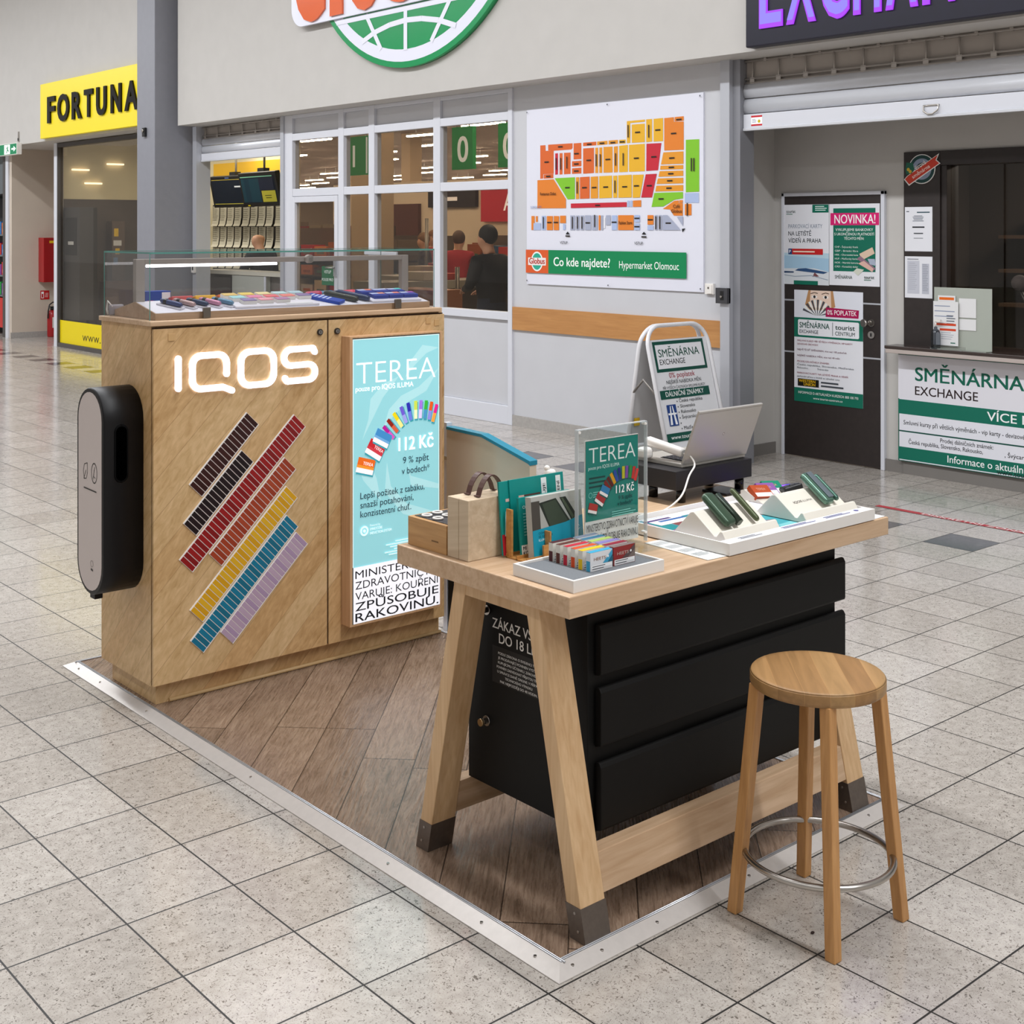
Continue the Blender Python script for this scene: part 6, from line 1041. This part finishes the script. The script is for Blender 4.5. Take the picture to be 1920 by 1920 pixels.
HL = mat('hall_strip', '#fff2dc', .5, emit='#ffe6c8', es=85)
first = None
for i in range(11):
    for j in range(18):
        x, y = 10.2 + i*4.6 + (j % 2)*1.3, 11.0 + j*4.4
        if y/x < .9 or y/x > 2.2: continue
        if first is None:
            first = thing('ceiling_light', (x, y, 4.75), 'long warm strip light hanging under the supermarket ceiling', 'ceiling light', 'strip lights of the supermarket hall')
            mb = MB((x, y, 4.75)); mb.box(x-.08, x+.08, y-.9, y+.9, 4.70, 4.74, HL); mb.build('lamp_strip', first)
            mb = MB((x, y, 4.75)); mb.box(x-.10, x+.10, y-.92, y+.92, 4.74, 4.80, mat('lamp_housing', '#b8b0a4', .5)); mb.box(x-.01, x+.01, y-.5, y-.48, 4.8, 5.0, ALU); mb.box(x-.01, x+.01, y+.48, y+.5, 4.8, 5.0, ALU); mb.build('lamp_housing', first)
        else: copy_tree(first, (x, y, 4.75))
# a cool pipe duct and a few pale columns
for k, (x, y) in enumerate(((12.4, 17.6), (20.5, 30), (27, 36))):
    sbox('column', x-.25, x+.25, y-.25, y+.25, 0, 5, m=mat('hall_column', '#a8957c', .7))
for k, (x0_, y0_) in enumerate(((11, 20), (15, 16), (19, 24))):
    mb = MB((x0_, y0_, 4.3)); mb.cyl((x0_, y0_-6, 4.35), (x0_, y0_+8, 4.35), .22, mat('duct', '#9a9088', .5, metal=.4), n=16); tag(mb.build('air_duct'), ('nearest', 'right', 'farthest')[k] + ' grey round air duct under the supermarket ceiling', 'duct')
def hang(name, x, y, z, w, h, label, fn, col='#2f8a4a'):
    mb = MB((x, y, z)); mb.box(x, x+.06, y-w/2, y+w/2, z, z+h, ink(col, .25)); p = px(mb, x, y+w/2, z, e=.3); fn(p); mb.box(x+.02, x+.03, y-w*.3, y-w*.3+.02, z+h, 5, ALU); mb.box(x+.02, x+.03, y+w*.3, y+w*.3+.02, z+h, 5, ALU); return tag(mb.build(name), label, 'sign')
hang('aisle_sign', 10.6, 15.45, 2.5, .75, .55, 'left green hanging lane sign behind the supermarket glass', lambda p: (p.text('1', .30, .12, .30, '#f0f4f0', bold=.03), p.rect(.62, .02, .66, .53, '#e8ece8'), p.rect(.70, .02, .74, .53, '#e8ece8')))
hang('aisle_sign', 10.6, 13.05, 2.5, .42, .55, 'middle green hanging lane sign behind the supermarket glass', lambda p: p.text('0', .12, .10, .32, '#f0f4f0', bold=.03))
hang('aisle_sign', 10.6, 11.95, 2.5, .78, .55, 'right green hanging lane sign behind the supermarket glass', lambda p: (p.text('0', .10, .10, .32, '#f0f4f0', bold=.03), p.rect(.58, .02, .63, .53, '#e8ece8'), p.rect(.68, .02, .73, .53, '#e8ece8')))
# partition with shop graphics far behind the cashier
mb = MB((20, 26, 0)); mb.box(19.5, 19.7, 20.5, 29.5, 0, 2.9, mat('shop_wall_pale', '#d9cbb4', .7)); struct(mb.build('wall_hall'))
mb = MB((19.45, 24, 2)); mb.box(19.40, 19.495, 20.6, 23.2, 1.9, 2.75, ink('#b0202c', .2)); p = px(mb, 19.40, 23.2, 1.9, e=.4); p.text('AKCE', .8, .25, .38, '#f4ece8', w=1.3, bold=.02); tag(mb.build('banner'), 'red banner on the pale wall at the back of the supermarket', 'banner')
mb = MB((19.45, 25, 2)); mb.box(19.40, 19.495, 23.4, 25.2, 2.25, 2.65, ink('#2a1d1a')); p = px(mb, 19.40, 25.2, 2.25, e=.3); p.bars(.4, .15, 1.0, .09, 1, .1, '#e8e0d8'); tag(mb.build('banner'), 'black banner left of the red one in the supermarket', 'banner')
mb = MB((19.45, 27, 1.5)); mb.box(19.40, 19.495, 25.6, 27.2, .9, 2.35, ink('#5a3428')); tag(mb.build('framed_picture'), 'brown framed picture on the pale wall behind the cashier', 'picture')
# checkout desk and shelves
CK = mat('checkout_grey', '#aaa89e', .4)
t = thing('checkout_desk', (12.2, 15.2, 0), 'grey checkout belt with an orange end panel behind the right window', 'checkout'); mb = MB(t.location); mb.box(11.0, 13.4, 14.9, 15.7, .95, 1.06, CK); mb.box(11.05, 13.35, 14.95, 15.65, 0, .95, mat('checkout_side', '#4e463e', .5)); mb.build('belt', t)
mb = MB(t.location); mb.box(11.02, 11.06, 14.45, 14.95, 0, .92, mat('checkout_orange', '#c8642c', .45)); mb.build('end_panel', t)
t = thing('checkout_desk', (10.4, 13.6, 0), 'grey checkout belt with magazines beside the showcase', 'checkout'); mb = MB(t.location); mb.box(9.7, 11.6, 13.5, 14.2, .95, 1.05, CK); mb.box(9.75, 11.55, 13.52, 14.18, 0, .95, _m['checkout_side']); mb.build('belt', t)
mb = MB((10.2, 13.0, 0)); mb.box(9.6, 10.0, 12.3, 13.2, 0, 1.0, mat('box_brown', '#8a5a3a', .6)); tag(mb.build('goods_bin', bevel=.01), 'brown goods bin behind the third window', 'bin')
rnd = random.Random(5)
pal = ['#b02a2a', '#c8b8a0', '#7a2a22', '#d8d0c0', '#a85a2a', '#3a5a7a', '#8a7a60', '#c03a30', '#e0c8a0', '#5a3a2a', '#4a6a4a', '#d87838']
SHB = mat('gondola', '#6a5a4a', .6)
shelf_spots = [(13.0, 18.4, .9, 2.2, 1.55), (14.0, 21.5, 1.0, 3.0, 1.75), (15.5, 20.5, .9, 2.0, 1.6), (16.5, 24.5, 1.0, 3.5, 1.8), (15.0, 17.2, .9, 1.8, 1.5), (17.5, 20.0, .9, 2.0, 1.6), (17.0, 28.5, 1.0, 3.0, 1.9), (12.2, 21.8, .9, 2.2, 1.6), (17.3, 23.0, .9, 1.6, 1.5)]
for n_, (x, y, dx, dy, hh) in enumerate(shelf_spots):
    t_ = thing('gondola_shelf', (x, y, 0), ('first', 'second', 'third', 'fourth', 'fifth', 'sixth', 'seventh', 'eighth', 'ninth')[n_] + ' brown goods shelf in the supermarket, counted from the front windows', 'shelf')
    mb = MB(t_.location); mb.box(x+.1, x+.14, y-dy/2, y+dy/2, 0, hh, SHB); mb.box(x-.3, x+.1, y-dy/2, y-dy/2+.03, 0, hh, SHB)
    L = int(hh/.36)
    for k in range(L): mb.box(x-.3, x+.1, y-dy/2, y+dy/2, .1+k*.36, .125+k*.36, SHB)
    mb.build('shelf_unit', t_)
    for k in range(max(0, L-3), L):
        m_ = 4 if dy < 2.5 else 6
        for j in range(m_):
            yy = y - dy/2 + .06 + j*(dy-.1)/m_; w = (dy-.1)/m_*.86; z = .126+k*.36; c = pal[rnd.randrange(12)]; b = MB((x-.1, yy, z)); b.box(x-.26, x+.04, yy, yy+w, z, z+rnd.uniform(.14, .28), ink(c)); b.box(x-.261, x-.26, yy+w*.2, yy+w*.8, z+.04, z+.09, ink(pal[rnd.randrange(12)]))
            tag(b.build('goods_pack'), 'coloured goods pack on a brown shelf behind the supermarket windows', 'goods', 'goods on the supermarket shelves')
for k, (x, y, c, n_) in enumerate(((10.9, 13.85, '#b8402a', 'red'), (10.55, 13.8, '#d8cfc0', 'cream'), (11.5, 15.1, '#c8b49a', 'tan'), (12.0, 15.2, '#9a3028', 'dark red'))):
    b = MB((x, y, 1.06)); b.box(x-.15, x+.15, y-.2, y+.2, 1.061 if y > 14.5 else 1.051, 1.14+.03*k, ink(c)); tag(b.build('magazine_pile', bevel=.01), '%s pile of goods on the checkout belts behind the glass' % n_, 'goods')
mb = MB((9.3, 12.2, .8)); 
# stanchions with glass rail by the tills
for k, (x, y) in enumerate(((12.7, 17.6), (12.6, 16.4), (10.4, 12.9), (11.0, 12.0))):
    mb = MB((x, y, 0)); mb.cyl((x, y, 0), (x, y, 1.9 if k < 2 else 1.25), .03, mat('gate_post', '#6f6a64', .4, metal=.5), n=12); tag(mb.build('gate_post'), ('left tall', 'right tall', 'left low', 'right low')[k] + ' grey gate post at the supermarket tills', 'post')

# ================================================================== people
def person(name, loc, face, J, mats, label, cat='person', hairc='#1c1614', bald=False, eyes=True):
    """J: list of (key, parent, pos, radius, material key); one skinned continuous body"""
    me = bpy.data.meshes.new(name); ks = [j[0] for j in J]; me.from_pydata([j[2] for j in J], [(ks.index(j[0]), ks.index(j[1])) for j in J if j[1]], [])
    o = bpy.data.objects.new(name, me); COL.objects.link(o); md = o.modifiers.new('skin', 'SKIN'); md.use_smooth_shade = True
    sv_ = me.skin_vertices[0].data if me.skin_vertices else None
    if sv_ is None: me.attributes; bpy.context.view_layer.update()
    for k, j in enumerate(J): r = j[3]; me.skin_vertices[0].data[k].radius = (r, r) if not isinstance(r, tuple) else r; me.skin_vertices[0].data[k].use_root = (k == 0)
    sb = o.modifiers.new('sub', 'SUBSURF'); sb.levels = 2; sb.render_levels = 2
    dg = bpy.context.evaluated_depsgraph_get(); nm_ = bpy.data.meshes.new_from_object(o.evaluated_get(dg)); bpy.data.objects.remove(o)
    mk = list(mats); nm_.materials.clear()
    for k in mk: nm_.materials.append(mats[k])
    segs = [(Vector(j[2]), Vector(J[ks.index(j[1])][2]) if j[1] else Vector(j[2]), mk.index(j[4])) for j in J]
    for p_ in nm_.polygons:
        c = p_.center; best = (9, 0)
        for a, b, m_ in segs:
            ab = b - a; u = 0 if ab.length == 0 else max(0, min(1, (c-a).dot(ab)/ab.length_squared)); d = (c - a - ab*u).length
            if d < best[0]: best = (d, m_)
        p_.material_index = best[1]; p_.use_smooth = True
    nm_.name = name; r_ = bpy.data.objects.new(name, nm_); COL.objects.link(r_); r_.location = loc; r_.rotation_euler.z = face
    tag(r_, label, cat)
    hp = Vector(J[ks.index('head')][2]); up_ = (hp - Vector(J[ks.index('neck')][2])).normalized()
    if not bald:
        mb = MB(); mb.ball(hp + Vector((0, -.018, .030)), .106, mat('hair_' + hairc[1:], hairc, .7), (.88, 1.0, 1.02), 20, 12); h = mb.build('hair', r_)
    if eyes:
        mb = MB()
        for sx in (-1, 1): mb.ball(hp + Vector((sx*.032, .084, .008)), .010, mat('eye_dark', '#241a18', .3), n=8, k=6)
        mb.ball(hp + Vector((0, .083, -.055)), .012, mat('lip', '#a0605a', .5), (1.6, .5, .5), n=8, k=6); mb.build('face', r_)
    return r_
SKIN = mat('skin', '#d3a184', .55)
def body(h=1.0, arms=None, lean_=0, legs=None, sleeve='top', stance=.10):
    """standing skeleton; arms: dict side -> (elbow, wrist)"""
    L = lambda x, y, z: (x*h, (y + lean_*max(0, z-.95))*h, z*h)
    J = [('pelvis', None, L(0, 0, .95), (.165, .115), 'legs'), ('waist', 'pelvis', L(0, 0, 1.08), (.160, .110), 'top'), ('chest', 'waist', L(0, .01, 1.27), (.185, .125), 'top'), ('upper', 'chest', L(0, 0, 1.40), (.15, .105), 'top'), ('collar', 'upper', L(0, .005, 1.475), (.075, .07), 'top'), ('neck', 'collar', L(0, .012, 1.52), (.060, .060), 'skin'),
         ('jaw', 'neck', L(0, .045, 1.575), (.070, .080), 'skin'), ('head', 'jaw', L(0, .028, 1.645), (.080, .096), 'skin'), ('crown', 'head', L(0, .018, 1.712), (.064, .078), 'skin'), ('nose', 'head', L(0, .125, 1.632), (.014, .014), 'skin')]
    for s, n_ in ((-1, 'l'), (1, 'r')):
        J += [('ear'+n_, 'head', L(s*.088, .02, 1.64), (.014, .02), 'skin')]
        el, wr = (arms or {}).get(n_, ((s*.26, -.03, 1.14), (s*.27, .06, .89)))
        J += [('sh'+n_, 'upper', L(s*.195, 0, 1.41), (.075, .075), 'top'), ('el'+n_, 'sh'+n_, L(*el), (.055, .055), sleeve), ('wr'+n_, 'el'+n_, L(*wr), (.036, .036), sleeve)]
        d = (Vector(L(*wr)) - Vector(L(*el))).normalized(); pw = Vector(L(*wr)); sd = Vector((-s, 0, 0)) if abs(d.x) < .8 else Vector((0, 1, 0)); pm = pw + d*.055
        J += [('hand'+n_, 'wr'+n_, tuple(pm), (.034, .018), 'skin')]
        for q, (off, ln) in enumerate(((.028, .070), (.010, .082), (-.010, .078), (-.028, .062))):
            k1 = pm + sd*off + d*.045; k2 = k1 + d*ln*.5 + Vector((0, 0, -.012)); k3 = k2 + d*ln*.35 + Vector((0, 0, -.022))
            J += [('f%d%s' % (q, n_), 'hand'+n_, tuple(k1), (.0095, .0095), 'skin'), ('g%d%s' % (q, n_), 'f%d%s' % (q, n_), tuple(k2), (.0085, .0085), 'skin'), ('t%d%s' % (q, n_), 'g%d%s' % (q, n_), tuple(k3), (.007, .007), 'skin')]
        t1 = pm + sd*.040 + d*.005; t2 = t1 + sd*.018 + d*.032; J += [('th'+n_, 'hand'+n_, tuple(t1), (.011, .011), 'skin'), ('tt'+n_, 'th'+n_, tuple(t2), (.009, .009), 'skin')]
        J += [('hip'+n_, 'pelvis', L(s*stance, 0, .86), (.098, .10), 'legs'), ('kn'+n_, 'hip'+n_, L(s*(stance+.015), .03, .49), (.065, .068), 'legs'), ('an'+n_, 'kn'+n_, L(s*(stance+.015), -.02, .10), (.045, .047), 'legs'), ('fo'+n_, 'an'+n_, L(s*(stance+.03), .13, .045), (.045, .036), 'shoe')]
    return J
def cloth(c, r=.8): return mat('cloth_' + c[1:], c, r, noise=.15, nscale=40)
SHO = cloth('#1a1614')
J = body(1.0, {'l': ((-.30, .02, 1.16), (-.14, .24, 1.12)), 'r': ((.30, -.02, 1.14), (.20, .24, 1.10))}, .06)
J = [(a, b, c, (r[0]*1.12, r[1]*1.22) if m in ('top',) and a in ('waist', 'chest', 'upper') else r, m) for a, b, c, r, m in J]
J.insert(10, ('hem', 'pelvis', (0, .0, .875), (.20, .155), 'top'))
J = [(a, b, c, (.195, .15), 'top') if a == 'pelvis' else (a, b, c, r, m) for a, b, c, r, m in J]
person('person', (8.62, 10.13, 0), R(8), J, {'top': cloth('#1c1a1c'), 'skin': SKIN, 'legs': cloth('#222838'), 'shoe': SHO}, 'person in a black jacket and dark trousers standing with his back to the right window')
J = body(.96, {'l': ((-.28, .10, 1.12), (-.14, .36, 1.06)), 'r': ((.28, .10, 1.12), (.14, .36, 1.06))}, .25)
person('person', (11.55, 14.35, 0), R(-50), J, {'top': cloth('#b01f2c'), 'skin': SKIN, 'legs': cloth('#241c1c'), 'shoe': SHO}, 'person in a red jacket leaning over the checkout belt behind the right window', hairc='#5a4232')
J = body(1.04, {'l': ((-.26, .06, 1.10), (-.12, .28, 1.05)), 'r': ((.26, .06, 1.10), (.12, .28, 1.05))}, .10)
person('person', (13.9, 19.4, 0), R(150), J, {'top': cloth('#b8222a'), 'skin': SKIN, 'legs': cloth('#241c1c'), 'shoe': SHO}, 'person with black hair and a red top working at the far tills')
J = body(.94, None, .05)
person('person', (12.9, 16.8, 0), R(60), J, {'top': cloth('#4a3228'), 'skin': SKIN, 'legs': cloth('#2a2422'), 'shoe': SHO}, 'person in a brown coat waiting at the tills beside the cashier', hairc='#7a5a3a')
J = body(.96, None, .05)
person('person', (14.3, 18.4, 0), R(120), J, {'top': cloth('#c03a48'), 'skin': SKIN, 'legs': cloth('#2a2422'), 'shoe': SHO}, 'person in a pink red top by the framed picture in the supermarket', hairc='#8a5a34')
# clerk seated in the booth
J = body(.97, {'l': ((-.30, .10, 1.14), (-.16, .34, 1.10)), 'r': ((.30, .10, 1.14), (.16, .34, 1.10))}, .12)
mv = {}
J2 = []
for a, b, c, r, m in J:
    c = list(c)
    if a[:2] in ('kn', 'an', 'fo'): c = [c[0], {'kn': .40, 'an': .38, 'fo': .52}[a[:2]], {'kn': .84, 'an': .47, 'fo': .42}[a[:2]]]
    J2.append((a, b, (c[0], c[1], c[2]-.03 if a[:2] not in ('kn', 'an', 'fo') else c[2]-.03), r, m))
person('person', (8.90, 15.12, .03), R(8), J2, {'top': cloth('#23242c'), 'skin': SKIN, 'legs': cloth('#26282f'), 'shoe': SHO}, 'bald person in a dark jacket seated behind the booth counter', bald=True)
mb = MB((8.9, 15.0, 0)); mb.box(8.70, 9.10, 14.92, 15.32, .74, .80, mat('stool_pad', '#2a2a2e', .6)); mb.cyl((8.9, 15.12, 0), (8.9, 15.12, .74), .03, STEEL); mb.cyl((8.9, 15.12, 0), (8.9, 15.12, .03), .22, BLK); tag(mb.build('swivel_stool', bevel=.02), 'dark swivel stool behind the booth counter', 'stool')
